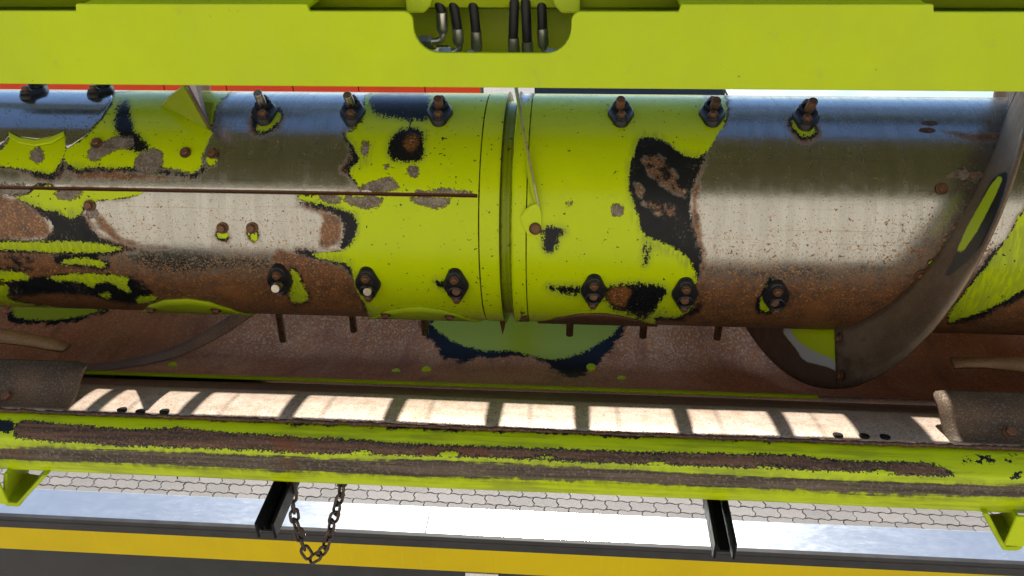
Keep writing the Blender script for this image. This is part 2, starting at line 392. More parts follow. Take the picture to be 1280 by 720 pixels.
nut_me = MB().lathe([(.012, 0), (.012, .005), (.010, .0075)], 14).mesh('bolt', 0)
for u, v in ((38, 106), (1190, 117)):
    p = atY(u, v-6, 1.02); place('bolt', nut_me, M['zinc'], hd, (p[0], 1.0, zb-.006))
# lower tube with scuffed ridges
TP = [(.845, -.734), (.834, -.7365), (.823, -.7412), (.817, -.7446), (.812, -.7487), (.8098, -.7530), (.808, -.758), (.806, -.769), (.805, -.781), (.807, -.794), (.812, -.8104), (.818, -.8125), (.83, -.8150), (.848, -.814), (.862, -.80), (.866, -.77), (.864, -.75), (.856, -.738)]
def catmull(P, n=4, closed=True):
    P = np.array(P, float); out = []
    m = len(P)
    for i in range(m if closed else m-1):
        p0, p1, p2, p3 = (P[(i+k-1) % m] if closed else P[min(max(i+k-1, 0), m-1)] for k in range(4))
        for k in range(n):
            t = k/n; out.append(.5*((2*p1)+(-p0+p2)*t+(2*p0-5*p1+4*p2-p3)*t*t+(-p0+3*p1-3*p2+p3)*t**3))
    if not closed: out.append(P[-1])
    return np.array(out)
sec = catmull(TP, 4); sec = np.vstack([sec, sec[:1]])
XS = np.unique(np.concatenate([np.linspace(-HX, -1.05, 12), np.linspace(-1.05, .95, 260), np.linspace(.95, HX, 12)]))
def wob(x, y): return .0006*math.sin(x*7+y*31)+.0004*math.sin(x*23+1.3)
mb = MB().grid([[(x, y, z+wob(x, y)*.6) for y, z in sec] for x in XS])
tube_me = mb.mesh('lower_tube'); smooth(tube_me, 60)
UV = proj(verts_of(tube_me))
b1 = band([(18, 532), (30, 526), (45, 527), (100, 533), (160, 537), (230, 536), (300, 543), (420, 549), (520, 556), (640, 560), (800, 566), (980, 569), (1060, 577), (1120, 578), (1160, 579), (1180, 586), (1192, 592)],
          [(18, 545), (60, 551), (100, 553), (150, 556), (300, 561), (400, 566), (470, 567), (640, 572), (760, 578), (880, 582), (980, 585), (1040, 588), (1100, 590), (1150, 594), (1192, 594)])
b1b = band([(-200, 548), (-200, 549)], [(-200, 550), (-199, 551)])
b2 = band([(-400, 542), (0, 560), (80, 559), (120, 562), (300, 570), (420, 574), (640, 580), (800, 588), (920, 596), (1060, 602), (1280, 608), (1500, 620)],
          [(-400, 556), (0, 573), (100, 577), (200, 581), (300, 586), (420, 591), (640, 598), (800, 604), (920, 609), (1060, 616), (1280, 622), (1500, 634)])
scr = [[(-20, 525), (12, 522), (20, 535), (8, 545), (-20, 540)]]+[[(u, 579-k % 3), (u+7, 571-k % 2*2), (u+9, 572), (u+3, 581)] for k, u in enumerate((1200, 1208, 1216, 1226, 1238, 1252, 1262))]+[[(1256, 600), (1275, 588), (1284, 584), (1284, 590), (1268, 598)]]
isl = [[(430, 566), (452, 562), (470, 565), (462, 571), (436, 571)], [(545, 566), (560, 562), (578, 565), (575, 573), (548, 572)], [(664, 571), (680, 568), (696, 570), (698, 575), (668, 576)], [(805, 579), (820, 575), (838, 579), (838, 583), (806, 583)], [(944, 583), (960, 581), (980, 584), (980, 588), (944, 587)], [(1085, 590), (1100, 586), (1125, 590), (1120, 594), (1088, 594)]]
crust = band([(-400, 498), (110, 515), (400, 532), (640, 533), (900, 545), (1150, 552), (1500, 562)], [(-400, 490), (110, 517), (300, 527), (500, 536), (640, 541), (900, 550), (1060, 554), (1150, 554), (1500, 560)])
attr(tube_me, 'b1', sdf(UV, [b1], ch=0)); attr(tube_me, 'b2', sdf(UV, [b2], ch=0)); attr(tube_me, 'scr', sdf(UV, scr)); attr(tube_me, 'isl', sdf(UV, isl)); attr(tube_me, 'crust', sdf(UV, [crust], ch=0))
g = NT('scuffed_tube_paint')
nf = g.noise(260, 3, .75); nm = g.noise(55, 4, .7); nl_ = g.noise(12, 3, .6); ns = g.noise(40, 4, .65, (.25, 1, 1)); nd = g.noise(90, 4, .7, (1, 1, .4)); nx = g.noise(150, 4, .65, (.035, 1, 1))
paint = g.mix(g.rng(nl_, .35, .7, 0, .35), GREEN, GREEN2)
jag = g.addm(g.mul(nm, .65), g.mul(nf, .35))
d1 = g.math('MINIMUM', g.attr('b1'), g.mul(g.attr('isl'), -1)); d1 = d1
d2 = g.attr('b2')
dirt = g.mul(g.rng(g.mad(nm, 10, d2), -6, 8), g.rng(nd, .35, .65, .15, .9))
paint = g.mix(g.mul(dirt, .8), paint, (.07, .075, .02))
ndirt = g.mul(g.rng(g.addm(g.mul(ns, .5), g.mul(nx, .5)), .46, .62), .55); paint = g.mix(ndirt, paint, (.16, .2, .015))
m1p = g.edge(g.addm(d1, 1.5), g.addm(g.mul(nm, .25), g.mul(nf, .75)), 20., .5); m1 = g.edge(g.addm(d1, -.8), g.addm(g.mul(nm, .25), g.mul(nf, .75)), 24., .6)
m2p = g.edge(g.addm(d2, .5), g.addm(g.mul(nx, .6), g.mul(nm, .4)), 22., 1.6); m2 = g.edge(g.addm(d2, -.6), g.addm(g.mul(nx, .5), g.mul(nm, .5)), 20., 2.2)
ms = g.edge(g.attr('scr'), jag, 40., .5)
ru = g.mix(g.rng(nx, .36, .64), (.17, .088, .052), (.07, .048, .034)); ru = g.mix(g.rng(nf, .5, .66, 0, .7), ru, (.25, .155, .105)); ru = g.mix(g.rng(nl_, .52, .68, 0, .7), ru, (.19, .065, .026))
gr = g.mix(g.rng(nx, .38, .62), (.125, .095, .07), (.055, .044, .034)); gr = g.mix(g.rng(nf, .5, .66, 0, .7), gr, (.20, .17, .14)); gr = g.mix(g.rng(nl_, .55, .7, 0, .6), gr, (.11, .055, .03))
c = g.mix(m1p, paint, PRIMER); c = g.mix(ms, c, PRIMER); c = g.mix(m2p, c, (.03, .026, .02)); c = g.mix(m1, c, ru); c = g.mix(m2, c, gr)
mc = g.edge(g.addm(g.attr('crust'), -.5), jag, 34., .8); c = g.mix(mc, c, (.045, .03, .02))
worn = g.math('MAXIMUM', g.math('MAXIMUM', m1, m2), mc)
spk = g.rng(nf, .70, .74); c = g.mix(g.mul(g.mul(spk, g.rng(nl_, .5, .65)), .85), c, PRIMER)
g.set(Base_Color=c, Roughness=g.mixf(worn, g.rng(nm, .3, .8, .3, .5), .62), Metallic=g.mul(worn, .25), Specular_IOR_Level=g.mixf(worn, .3, .2))
g.bump(g.addm(g.mul(worn, -1.2), g.mul(g.mul(worn, nf), .9)), .5, .0012)
link('lower_tube', tube_me, g.m, hd)
# rusty weld bead between lip and tube
beadp = [(x, .8475+random.uniform(-.0008, .0008), -.7305+random.uniform(-.0008, .0008)) for x in np.linspace(-1.2, 1.2, 420)]
build('weld_bead', MB().tube(beadp, [random.uniform(.0018, .0038) for _ in beadp], 7), M['rust_dark'], hd, sm=80)
# lip sheet
LP = [(1.24, -.972), (1.14, -.897), (1.06, -.839), (1.0, -.793), (.965, -.768), (.934, -.7505), (.905, -.7395), (.875, -.7318), (.855, -.7285), (.849, -.7290)]
ls = catmull(LP, 5, False)
mb = MB().grid([[(x, y, z+.0008*math.sin(x*9+y*5)) for y, z in ls] for x in np.linspace(-HX, HX, 160)])
g = NT('worn_lip_steel'); n1 = g.noise(8, 6, .65); nf = g.noise(330, 4, .75); nm = g.noise(60, 6, .7); ns = g.noise(45, 4, .6, (.06, 1, 1))
c = g.mix(g.rng(nm, .35, .7), (.48, .39, .32), (.36, .265, .195)); c = g.mix(g.rng(nf, .52, .62, 0, .85), c, (.16, .09, .06)); c = g.mix(g.rng(n1, .52, .7, 0, .6), c, (.30, .17, .10)); c = g.mix(g.rng(ns, .5, .7, 0, .3), c, (.2, .12, .08))
near_zone = g.rng(g.mad(g.math('SUBTRACT', nm, .5), 2.5, g.attr('worn')), -.8, .6); c = g.mix(near_zone, g.mix(nf, (.10, .05, .032), (.16, .085, .05)), c)
g.set(Base_Color=c, Roughness=g.rng(nf, .4, .7, .38, .6), Metallic=.3); g.bump(g.addm(nf, nm), .35, .001); M['lip'] = g.m
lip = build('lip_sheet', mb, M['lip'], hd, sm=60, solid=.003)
attr(lip.data, 'worn', (.945-verts_of(lip.data)[:, 1])/.01)  # zone by depth: lip turns darker brown away from the tube
def on_lip(u, v):
    best = None
    for y, z in ls:
        p = atY(u, v, y); e = abs(p[2]-z)
        if best is None or e < best[0]: best = (e, p)
    return best[1]
disc = MB().lathe([(.0068, -.002), (.0068, .0004), (.0055, .0006)], 16).mesh('hole', 0)
for u, v in ((153, 513), (176, 515), (206, 515), (1047, 545), (1080, 546), (1106, 547)):
    p = on_lip(u, v); place('bolt_hole', disc, M['black_paint'], lip, (p[0], p[1], p[2]+.0022), (0, .25, 1))
# trough sheet under the drum
SP = [(1.18, -.912), (1.21, -.931), (1.27, -.960), (1.35, -.985), (1.45, -.987), (1.55, -.967), (1.64, -.935), (1.74, -.92), (2.15, -.93)]
ss = catmull(SP, 6, False)
pl0, pl1 = atY(98, 470, 1.18)[0], None
def left_edge(y): return -.90+(y-1.18)*.42 if y < 1.6 else -.90+.42*.42
xa = atY(100, 466, 1.19)[0]
# left end runs diagonally: px 100 at the near edge, px 190 under the drum
tx = np.linspace(0, 1, 240)
def le(y): return xa+(min(y, 1.5)-1.18)*.62
rows = [[(le(y)+(1.75-le(y))*t, y, z) for y, z in ss] for t in tx]
mb = MB().grid(rows); sheet_me = mb.mesh('trough_sheet'); smooth(sheet_me, 60)
UV = proj(verts_of(sheet_me))
tg = [[(536, 395), (536, 404), (555, 420), (575, 432), (600, 438), (625, 439), (640, 438), (668, 446), (690, 450), (712, 447), (735, 438), (755, 425), (775, 412), (778, 395)]]
tk = [[(522, 395), (528, 412), (545, 430), (552, 446), (575, 452), (600, 446), (625, 448), (650, 445), (675, 448), (700, 468), (715, 473), (735, 466), (748, 455), (760, 440), (775, 420), (784, 412), (784, 395)]]
dark = UV[:, 0]*0+np.clip((120-(UV[:, 0]-120))/120, 0, 1)
attr(sheet_me, 'tg', sdf(UV, tg)); attr(sheet_me, 'tk', sdf(UV, tk))
g = NT('trough_rust'); nf = g.noise(230, 4, .75, (1, .6, 1)); nm = g.noise(40, 6, .7); n1 = g.noise(3.2, 4, .6); nl_ = g.noise(9, 5, .6)
c = g.mix(g.rng(nl_, .3, .7), (.74, .27, .09), (.56, .19, .06)); c = g.mix(g.rng(nf, .47, .66, 0, .8), c, (.92, .58, .30)); c = g.mix(g.rng(n1, .5, .7, 0, .5), c, (.44, .18, .09))
mk = g.edge(g.attr('tk'), nm, 26., 1.8); mg = g.edge(g.attr('tg'), g.addm(g.mul(nf, .6), g.mul(nm, .4)), 24., .8)
stt = g.noise(22, 4, .65, (1, .12, 1)); c = g.mix(g.rng(stt, .5, .72, 0, .55), c, (.30, .12, .06)); c = g.mix(g.rng(stt, .28, .42, .4, 0), c, (.80, .48, .24))
c = g.mix(mk, c, PRIMER); c = g.mix(mg, c, GREEN)
mm = g.math('MAXIMUM', mk, mg)
g.set(Base_Color=c, Metallic=g.mixf(mm, g.rng(nf, .38, .62, .45, .9), 0.), Roughness=g.mixf(mm, g.rng(nf, .35, .7, .46, .28), .3), Specular_IOR_Level=g.mixf(mg, .12, .4)); g.bump(g.mul(g.addm(nf, g.mul(nm, .5)), g.math('SUBTRACT', 1., mm)), .5, .0011)
M['trough'] = g.m
tro = link('trough_sheet', sheet_me, g.m, hd)
fw = MB().box(-HX, HX, 1.700, 1.706, -.95, -.80)  # added wall ahead of the trough, blocks sun, openings let sky glow in
for x0, x1 in ((-HX, -1.0), (-.15, -.09), (.60, HX)): fw.box(x0, x1, 1.700, 1.706, -.7995, -.56)
build('sun_block_wall', fw, M['rust'], hd)
build('gap_shade_plate', MB().box(xa-.06, 1.75, 1.25, 1.254, -1.08, -.957), M['rust_dark'], hd)  # added dark plate, stands in for the shade in the gap
build('sheet_edge', MB().box(xa+.012, .45, 1.1755, 1.184, -.9165, -.9130), M['green'], hd, bevel=.001)
e = [(le(y), y, z) for y, z in ss if y < 1.72]
build('side_fold', MB().grid([[(x-.022, y, z-.05), (x-.016, y, z+.006), (x-.004, y, z+.014), (x+.012, y, z+.010), (x+.028, y, z+.001)] for x, y, z in e]), M['fold'], hd, sm=70)
sf_me = MB().grid([[(x, y, z-.035) for y, z in ss] for x in np.linspace(-1.75, -.6, 80)]).mesh('side_floor'); smooth(sf_me, 60); UV = proj(verts_of(sf_me))
attr(sf_me, 'tg', sdf(UV, [[(12, 380), (12, 392), (28, 399), (60, 401), (90, 398), (122, 390), (140, 384)]])); attr(sf_me, 'tk', sdf(UV, [[(4, 380), (8, 400), (22, 406), (60, 407), (95, 402), (130, 392), (150, 384)]]))
link('side_floor', sf_me, M['trough'], hd)
def on_sheet(u, v, dz=0.):
    best = None
    for y, z in ss[:40]:
        p = atY(u, v, y); e = abs(p[2]-z-dz)
        if best is None or e < best[0]: best = (e, p)
    return best[1]
for u, v in ((215, 457), (495, 465), (533, 462), (739, 459), (777, 474)):
    p = on_sheet(u, v); place('rivet', dome_me, M['green'], tro, (p[0], p[1], p[2]), (0, -.2, 1))
# guide plates at both sides of the opening
def flap(pts, name='side_flap'):
    return build(name, MB().grid(pts), M['speckled'], hd, sm=60, solid=.004)
FP = [(.852, -.728), (.866, -.7265), (.882, -.719), (.897, -.709), (.913, -.703), (.932, -.7025)]
fs = catmull(FP, 4, False)
def flap_x(t, xb, xt, s):                # t 0 at the tube, 1 at the top edge
    q = min(t*1.3, 1); x = xb+(xt-xb)*q
    if t > .84: x -= s*.02*(1-math.sqrt(max(0, 1-((t-.84)/.16)**2)))
    return x
xb, xt = atY(88, 516, .855)[0], atY(119, 470, .93)[0]
n = len(fs)
flap([[(-1.6+(flap_x(i/(n-1), xb, xt, 1)+1.6)*k/30, y, z) for i, (y, z) in enumerate(fs)] for k in range(31)])
xb, xt = atY(1186, 553, .855)[0], atY(1158, 505, .93)[0]
flap([[(1.6+(flap_x(i/(n-1), xb, xt, -1)-1.6)*k/30, y, z) for i, (y, z) in enumerate(fs)] for k in range(31)])
for u, v in ((10, 496), (1262, 541)): p = atY(u, v, .872); place('bolt', bolt_me, M['rust_bolt'], hd, p, (0, -.5, 1))
# stripper bars deeper in the trough
def bar(ptsA, ptsB, y0, mat):
    A = [atY(u, v, y0) for u, v in ptsA]; B = [atY(u, v, y0+.02) for u, v in ptsB]
    build('stripper_bar', MB().grid([[tuple(a) for a in A], [tuple(b) for b in B]]), mat, hd, sm=40, solid=.006)
bar([(-120, 420), (-40, 424), (0, 428), (30, 431), (60, 436), (78, 438)], [(-120, 400), (-40, 406), (0, 410), (40, 417), (75, 424), (88, 430)], 1.06, M['fold'])
bar([(1194, 459), (1210, 458), (1230, 458), (1255, 461), (1300, 467), (1400, 480)], [(1188, 446), (1210, 446), (1230, 446), (1255, 446), (1300, 447), (1400, 450)], 1.14, M['fold'])
# black channels under the tube
def channel(u0, u1, vend, name='support_channel'):
    z = -.835; a, b = atZ(u0, vend, z), atZ(u1, vend, z); y0 = (a[1]+b[1])/2; x0, x1 = a[0], b[0]; t = .004; h = .028; y1 = 1.0
    mb = MB().box(x0, x0+t, y0, y1, z-h, z).box(x1-t, x1, y0, y1, z-h, z).box(x0+t+.0003, x1-t-.0003, y0+.012, y1, z-h, z-h+t).box(x0+.006, x0+.010, y0+.01, y1, z-h+t+.0005, z-h+.012)
    build(name, mb, M['black_paint'], hd, bevel=.0012)
channel(317, 342, 655); channel(894, 922, 681)
# folded green brackets at the bottom corners
def bracket(P, xin, s):
    # P: outer wall from tube (top) to bottom bend, then inner wall up; extruded towards the camera
    y0, y1 = .800, .86
    mb = MB().prism(P, 1, y0, y1); build('corner_bracket', mb, M['green_dull'], hd, bevel=.002)
def vsec(u_top, u_bot, u_in, v_top, v_bot, s):
    t = .006
    A = atY(u_top, v_top, .805); B = atY(u_bot, v_bot, .805); C = atY(u_in, v_top, .805)
    a, b, c = (np.array([A[0], A[2]+.002]), np.array([B[0], B[2]]), np.array([C[0], A[2]+.002]))
    k = np.array([a[0]+(a[0]-b[0])*0, a[1]])
    m = b+np.array([-s*.018, 0])
    outer = [a, b+np.array([s*.006, .008]), b, m, m+np.array([-s*.006, .006]), c]
    inner = [c+np.array([s*t, 0]), m+np.array([s*t*.2, t*1.6]), b+np.array([-s*t*.3, t*1.2]), a-np.array([s*t*1.3, 0])]
    return [tuple(p) for p in outer+inner]
bracket(vsec(62, 26, 8, 593, 631, 1), 0, 1)
bracket(vsec(1226, 1252, 1272, 640, 685, -1), 0, -1)
pA, pB = atY(-60, 594, .79), atY(12, 629, .79); build('bracket_cheek', MB().box(pA[0], pB[0], .787, .7915, pB[2], pA[2]), M['green'], hd, bevel=.0015)
pA, pB = atY(1270, 644, .79), atY(1340, 684, .79); build('bracket_cheek', MB().box(pA[0], pB[0], .787, .7915, pB[2], pA[2]), M['green'], hd, bevel=.0015)

# ------------------------------------------------------------------ auger
au = thing('intake_auger', (0, YA, ZA-R), 'worn feeding drum with peeling green paint, bare steel, rust and black finger guides', 'auger')
xw = lambda u, v=262: drum(u, v)[0][0]
xl = list(np.linspace(-1.7, xw(-30), 24))+list(np.linspace(xw(-30), xw(1310), 520))+list(np.linspace(xw(1310), 1.7, 24))
for u in (596, 597.2, 598.4, 599.6, 622, 624, 625, 626.2, 627.5, 630, 633, 636, 637.5, 638.8, 640, 642, 656, 657.2, 658.4, 659.6): xl.append(xw(u))
xl = np.unique(np.round(xl, 5))
SEAM = drum(300, 239.5)[1]
th = np.concatenate([np.radians(np.linspace(-70, 112, 170)), np.radians(np.linspace(112, 290, 50))[1:], SEAM+np.array([-.018, -.014, -.011, 0, .011, .014])])
th = np.unique(np.round(th, 5)); th = th[th < math.radians(290)-1e-4]
u_of = lambda x: float(np.interp(x, XU, UU))
UU = np.linspace(-200, 1480, 300); XU = np.array([xw(u) for u in UU])
def rprof(x):
    u = u_of(x); rr = R
    for s0, w, dd in ((598.4, .9, .0022), (658.2, .9, .0018)): rr -= dd*max(0, 1-abs(u-s0)/w)
    if 598.5 < u < 657.5: rr += .0012
    if 624 < u < 640:
        q = min(u-624, 640-u); rr += .003*max(0, 1-q/1.8) if q < 1.8 else -.015*min(1, (q-1.8)/1.2)
    return rr
xs_seam = xw(597)
RX = [rprof(x) for x in xl]
rows = []
for x, r0 in zip(xl, RX):
    row = []
    for t in th:
        rr = r0
        if x < xs_seam: rr -= .003*max(0, 1-abs(t-SEAM)/.0125)
        row.append(dp(x, t, rr))
    rows.append(row+[row[0]])
mb = MB().grid(rows); me = mb.mesh('drum_shell'); smooth(me, 50)
V = verts_of(me); UV = proj(V)
# hidden side: mirror the visible wear (no special treatment needed), the nearest silhouette value is used
PAINT = [
 [(141, 112), (300, 108), (270, 130), (264, 163), (258, 180), (252, 192), (253, 204), (248, 214), (239, 217), (225, 212), (204, 210), (195, 204), (165, 209), (140, 211), (120, 208), (100, 211), (90, 208), (82, 203), (80, 193), (84, 187), (110, 170), (130, 148), (141, 128)],
 [(-40, 195), (0, 190), (8, 180), (13, 168), (25, 176), (45, 179), (65, 175), (83, 166), (82, 190), (78, 200), (66, 218), (50, 215), (25, 211), (6, 208), (-40, 206)],
 [(13, 243), (38, 243), (40, 233), (62, 231), (72, 240), (100, 236), (178, 236), (177, 244), (150, 248), (118, 252), (106, 255), (101, 268), (92, 273), (82, 272), (72, 262), (62, 265), (45, 258), (25, 250)],
 [(-40, 302), (60, 302), (110, 302), (150, 309), (155, 312), (130, 316), (60, 316), (40, 313), (-40, 311)],
 [(76, 326), (100, 321), (133, 327), (130, 336), (110, 330), (78, 330)],
 [(-40, 340), (20, 338), (38, 345), (35, 350), (-40, 353)],
 [(54, 346), (100, 341), (150, 345), (163, 347), (158, 354), (166, 367), (155, 364), (140, 352), (122, 353), (115, 361), (100, 352), (70, 351)],
 [(124, 366), (139, 367), (137, 373), (125, 370)], [(168, 376), (178, 369), (198, 370), (190, 377), (172, 380)],
 [(-40, 356), (8, 354), (14, 362), (4, 372), (30, 380), (90, 386), (-40, 390)],
 # middle, above and below the long seam
 [(455, 108), (630, 90), (630, 250), (520, 240), (470, 240), (450, 236), (446, 228), (434, 212), (450, 201), (446, 190), (438, 180), (431, 166), (440, 163), (456, 150)],
 [(372, 244), (540, 238), (630, 225), (630, 425), (540, 412), (460, 404), (459, 385), (451, 370), (444, 360), (440, 345), (439, 334), (428, 328), (400, 324), (388, 319), (396, 316), (430, 314), (440, 303), (446, 290), (449, 277), (440, 267), (425, 260), (400, 255), (374, 250)],
 [(597, 100), (664, 100), (664, 412), (597, 412)],
 # right of the ring
 [(625, 85), (880, 105), (909, 118), (909, 150), (896, 170), (882, 193), (868, 198), (850, 192), (838, 182), (828, 175), (814, 171), (800, 171), (794, 186), (788, 206), (785, 235), (792, 255), (799, 272), (802, 290), (812, 296), (820, 300), (832, 304), (848, 312), (864, 326), (871, 345), (869, 360), (871, 378), (852, 396), (836, 398), (820, 393), (818, 412), (625, 425)],
 # halos kept under the guides and bolts
 [(320, 164), (335, 165), (350, 150), (351, 139), (340, 140), (322, 155)], [(989, 146), (992, 162), (1003, 172), (1018, 169), (1022, 160), (1005, 150)],
 [(362, 333), (372, 340), (378, 354), (386, 372), (379, 380), (360, 375), (366, 350)], [(969, 347), (958, 360), (948, 384), (953, 391), (964, 389), (970, 370)],
 [(271, 288), (284, 288), (285, 297), (280, 301), (273, 296)], [(308, 288), (321, 288), (323, 297), (318, 303), (311, 297)], [(259, 197), (270, 197), (270, 206), (264, 209), (259, 204)],
 [(1160, 328), (1174, 325), (1177, 329), (1170, 337), (1166, 331)],
 [(1246, 320), (1330, 180), (1330, 345), (1285, 358), (1262, 372), (1230, 389), (1197, 400), (1180, 405), (1200, 372)],
]
K1 = [
 [(14, 244), (60, 264), (100, 266), (107, 272), (113, 286), (126, 299), (155, 309), (174, 311), (150, 313), (120, 302), (58, 303), (52, 300), (70, 288), (60, 274), (40, 261)],
 [(-40, 298), (150, 304), (160, 312), (140, 320), (60, 318), (-40, 314)], [(-40, 322), (30, 319), (48, 326), (22, 331), (48, 336), (20, 342), (-40, 344)], [(70, 318), (125, 316), (122, 323), (138, 329), (132, 338), (80, 334), (66, 326)],
 [(20, 350), (55, 344), (130, 348), (165, 345), (180, 352), (194, 366), (180, 382), (140, 376), (100, 368), (60, 365), (30, 372), (5, 368), (5, 360)],
 [(428, 164), (440, 178), (448, 184), (462, 178), (464, 196), (452, 206), (434, 215), (424, 214), (438, 202), (440, 192), (434, 178)],
 [(370, 253), (400, 254), (427, 262), (442, 266), (449, 278), (446, 292), (440, 303), (427, 313), (425, 304), (431, 290), (430, 274), (415, 265), (390, 260)],
 [(364, 313), (395, 314), (394, 319), (427, 323), (442, 332), (445, 345), (455, 360), (463, 390), (461, 398), (452, 378), (444, 353), (432, 333), (410, 327), (380, 322)],
 [(798, 168), (815, 168), (832, 176), (847, 187), (866, 196), (883, 191), (872, 216), (864, 240), (862, 265), (870, 290), (877, 320), (875, 345), (868, 352), (858, 330), (845, 320), (830, 312), (806, 305), (796, 275), (792, 262), (785, 240), (786, 208), (791, 188)],
 [(812, 392), (825, 388), (850, 398), (876, 376), (878, 386), (856, 402), (830, 402)],
 [(1150, 338), (1162, 336), (1166, 344), (1158, 350), (1148, 346)], [(80, 204), (100, 209), (140, 211), (170, 211), (205, 213), (226, 216), (240, 220), (254, 208), (256, 214), (243, 224), (224, 219), (200, 216), (150, 214), (100, 217), (88, 214)],
 [(20, 210), (50, 215), (68, 219), (76, 205), (84, 206), (70, 226), (40, 219)],
 [(314, 160), (316, 140), (352, 132), (355, 146), (340, 166), (322, 168)], [(986, 142), (988, 162), (1001, 175), (1018, 173), (1024, 160)], [(360, 328), (374, 338), (382, 354), (392, 372), (384, 386), (358, 379)], [(966, 342), (955, 358), (943, 384), (950, 394), (968, 393), (974, 370)],
 [(1200, 372), (1250, 300), (1330, 260), (1330, 352), (1285, 366), (1262, 380), (1230, 395), (1196, 405), (1180, 408)],
]
K2 = [
 [(150, 126), (161, 126), (163, 145), (166, 160), (172, 168), (183, 180), (187, 188), (175, 192), (160, 184), (145, 181), (142, 174), (147, 165), (143, 150)],
 [(463, 112), (536, 108), (537, 140), (530, 152), (505, 149), (480, 146), (464, 140)], [(485, 182), (490, 170), (500, 163), (515, 159), (529, 161), (531, 180), (530, 196), (520, 203), (495, 203), (485, 195)],
 [(680, 284), (692, 283), (704, 284), (708, 290), (699, 296), (696, 309), (687, 317), (680, 313), (678, 296)],
 [(681, 357), (700, 357), (720, 357), (728, 361), (728, 369), (712, 368), (690, 365)], [(755, 358), (790, 354), (828, 356), (835, 363), (831, 372), (821, 379), (817, 392), (802, 400), (790, 392), (765, 388), (757, 372)],
 [(806, 300), (812, 300), (811, 322), (806, 335), (804, 322)], [(543, 350), (558, 355), (556, 361), (546, 357)], [(880, 118), (900, 118), (900, 124), (880, 124)],
]
CHIP = [
 [(109, 192), (117, 178), (130, 180), (140, 172), (162, 170), (168, 177), (160, 184), (141, 186), (130, 196), (120, 200), (108, 199)], [(167, 203), (178, 189), (195, 184), (204, 194), (201, 210), (190, 217), (178, 213), (167, 208)], [(36, 187), (52, 185), (56, 195), (50, 205), (40, 202)],
 [(64, 240), (102, 236), (99, 246), (78, 252)], [(108, 260), (125, 262), (122, 272), (108, 272)], [(450, 186), (456, 177), (462, 180), (460, 196), (452, 195)], [(509, 211), (515, 206), (523, 212), (520, 222), (512, 220)], [(479, 207), (486, 206), (483, 212)],
 [(450, 234), (470, 225), (485, 222), (499, 230), (497, 238), (452, 239)], [(520, 240), (560, 236), (582, 239), (590, 242), (520, 243)], [(396, 244), (428, 245), (424, 254), (408, 252)], [(429, 245), (479, 246), (476, 258), (458, 259), (432, 254)], [(513, 246), (567, 246), (558, 257), (540, 259), (516, 253)],
 [(0, 230), (38, 232), (38, 243), (8, 244), (0, 240)], [(762, 262), (770, 255), (780, 260), (778, 269), (769, 270), (764, 266)], [(709, 253), (713, 250), (716, 253), (712, 258)],
 [(1196, 214), (1208, 210), (1214, 220), (1206, 226), (1198, 222)],
]
RS = [   # rust blooms on steel or primer: polygons
 [(374, 257), (414, 265), (431, 280), (426, 305), (400, 313), (397, 290), (404, 270)], [(100, 268), (116, 270), (128, 290), (150, 306), (180, 312), (230, 312), (160, 302), (140, 285), (125, 262)], [(340, 310), (366, 314), (395, 322), (430, 332), (445, 356), (458, 385), (456, 400), (330, 402), (335, 360)],
 [(862, 240), (884, 196), (876, 225), (872, 260), (880, 300), (884, 345), (880, 402), (850, 404), (872, 380), (876, 330), (866, 290)], [(155, 345), (200, 352), (280, 372), (200, 372), (178, 362)], [(-40, 316), (70, 315), (70, 322), (30, 328), (130, 335), (120, 344), (-40, 348)], [(24, 372), (60, 366), (110, 370), (170, 384), (60, 392)],
 [(-40, 243), (14, 244), (45, 262), (68, 286), (58, 300), (-40, 298)], [(502, 180), (510, 168), (523, 167), (524, 185), (510, 192)], [(798, 196), (826, 190), (852, 228), (862, 250), (840, 240), (812, 222)], [(800, 250), (822, 246), (850, 262), (858, 280), (836, 276), (812, 264)], [(792, 226), (806, 232), (804, 250), (794, 244)], [(1195, 165), (1255, 165), (1258, 175), (1215, 178), (1170, 162)], [(1178, 222), (1200, 212), (1235, 218), (1215, 226)],
 [(80, 215), (130, 212), (170, 216), (240, 222), (240, 226), (120, 226), (90, 224)], [(757, 360), (790, 356), (786, 384), (762, 384)], [(1080, 395), (1130, 352), (1150, 335), (1160, 345), (1120, 375)],
]
# real height of the wear: where the eye would see it the drum carries it; distances are kept as mesh data
u, v = UV[:, 0], UV[:, 1]
attr(me, 'paint', sdf(UV, PAINT)); attr(me, 'primer', sdf(UV, K1)); attr(me, 'black', sdf(UV, K2)); attr(me, 'chip', sdf(UV, CHIP)); attr(me, 'bloom', sdf(UV, RS))
tilt = v-.0165*(u-640)
rust = np.interp(tilt, [100, 230, 270, 320, 345, 365, 400], [.04, .04, .20, .34, .62, .90, 1.0])  # lower brown: rust plus the trough's mirrored tone put into the colour
rust += .25*np.exp(-((u-1180)/60)**2-((tilt-310)/60)**2)+.3*np.exp(-((u-40)/120)**2-((tilt-335)/50)**2)
rust -= .22*np.exp(-((u-220)/60)**2-((tilt-325)/25)**2)
attr(me, 'rust', rust)
seamd = np.where((V[:, 0] < xs_seam), 14-np.abs(np.arctan2(V[:, 2]-ZA, YA-V[:, 1])-SEAM)/.0022, -14); attr(me, 'seam', np.clip(seamd, -14, 14))
ux = np.interp(V[:, 0], XU, UU)
attr(me, 'line', np.clip(np.max([w-np.abs(ux-c) for c, w in ((598.4, .75), (625.2, 1.1), (639.2, .6), (658.2, .6))], axis=0), -3, 3)); attr(me, 'groove', ((ux > 626) & (ux < 638.5))*1.0)
g = NT('worn_drum')
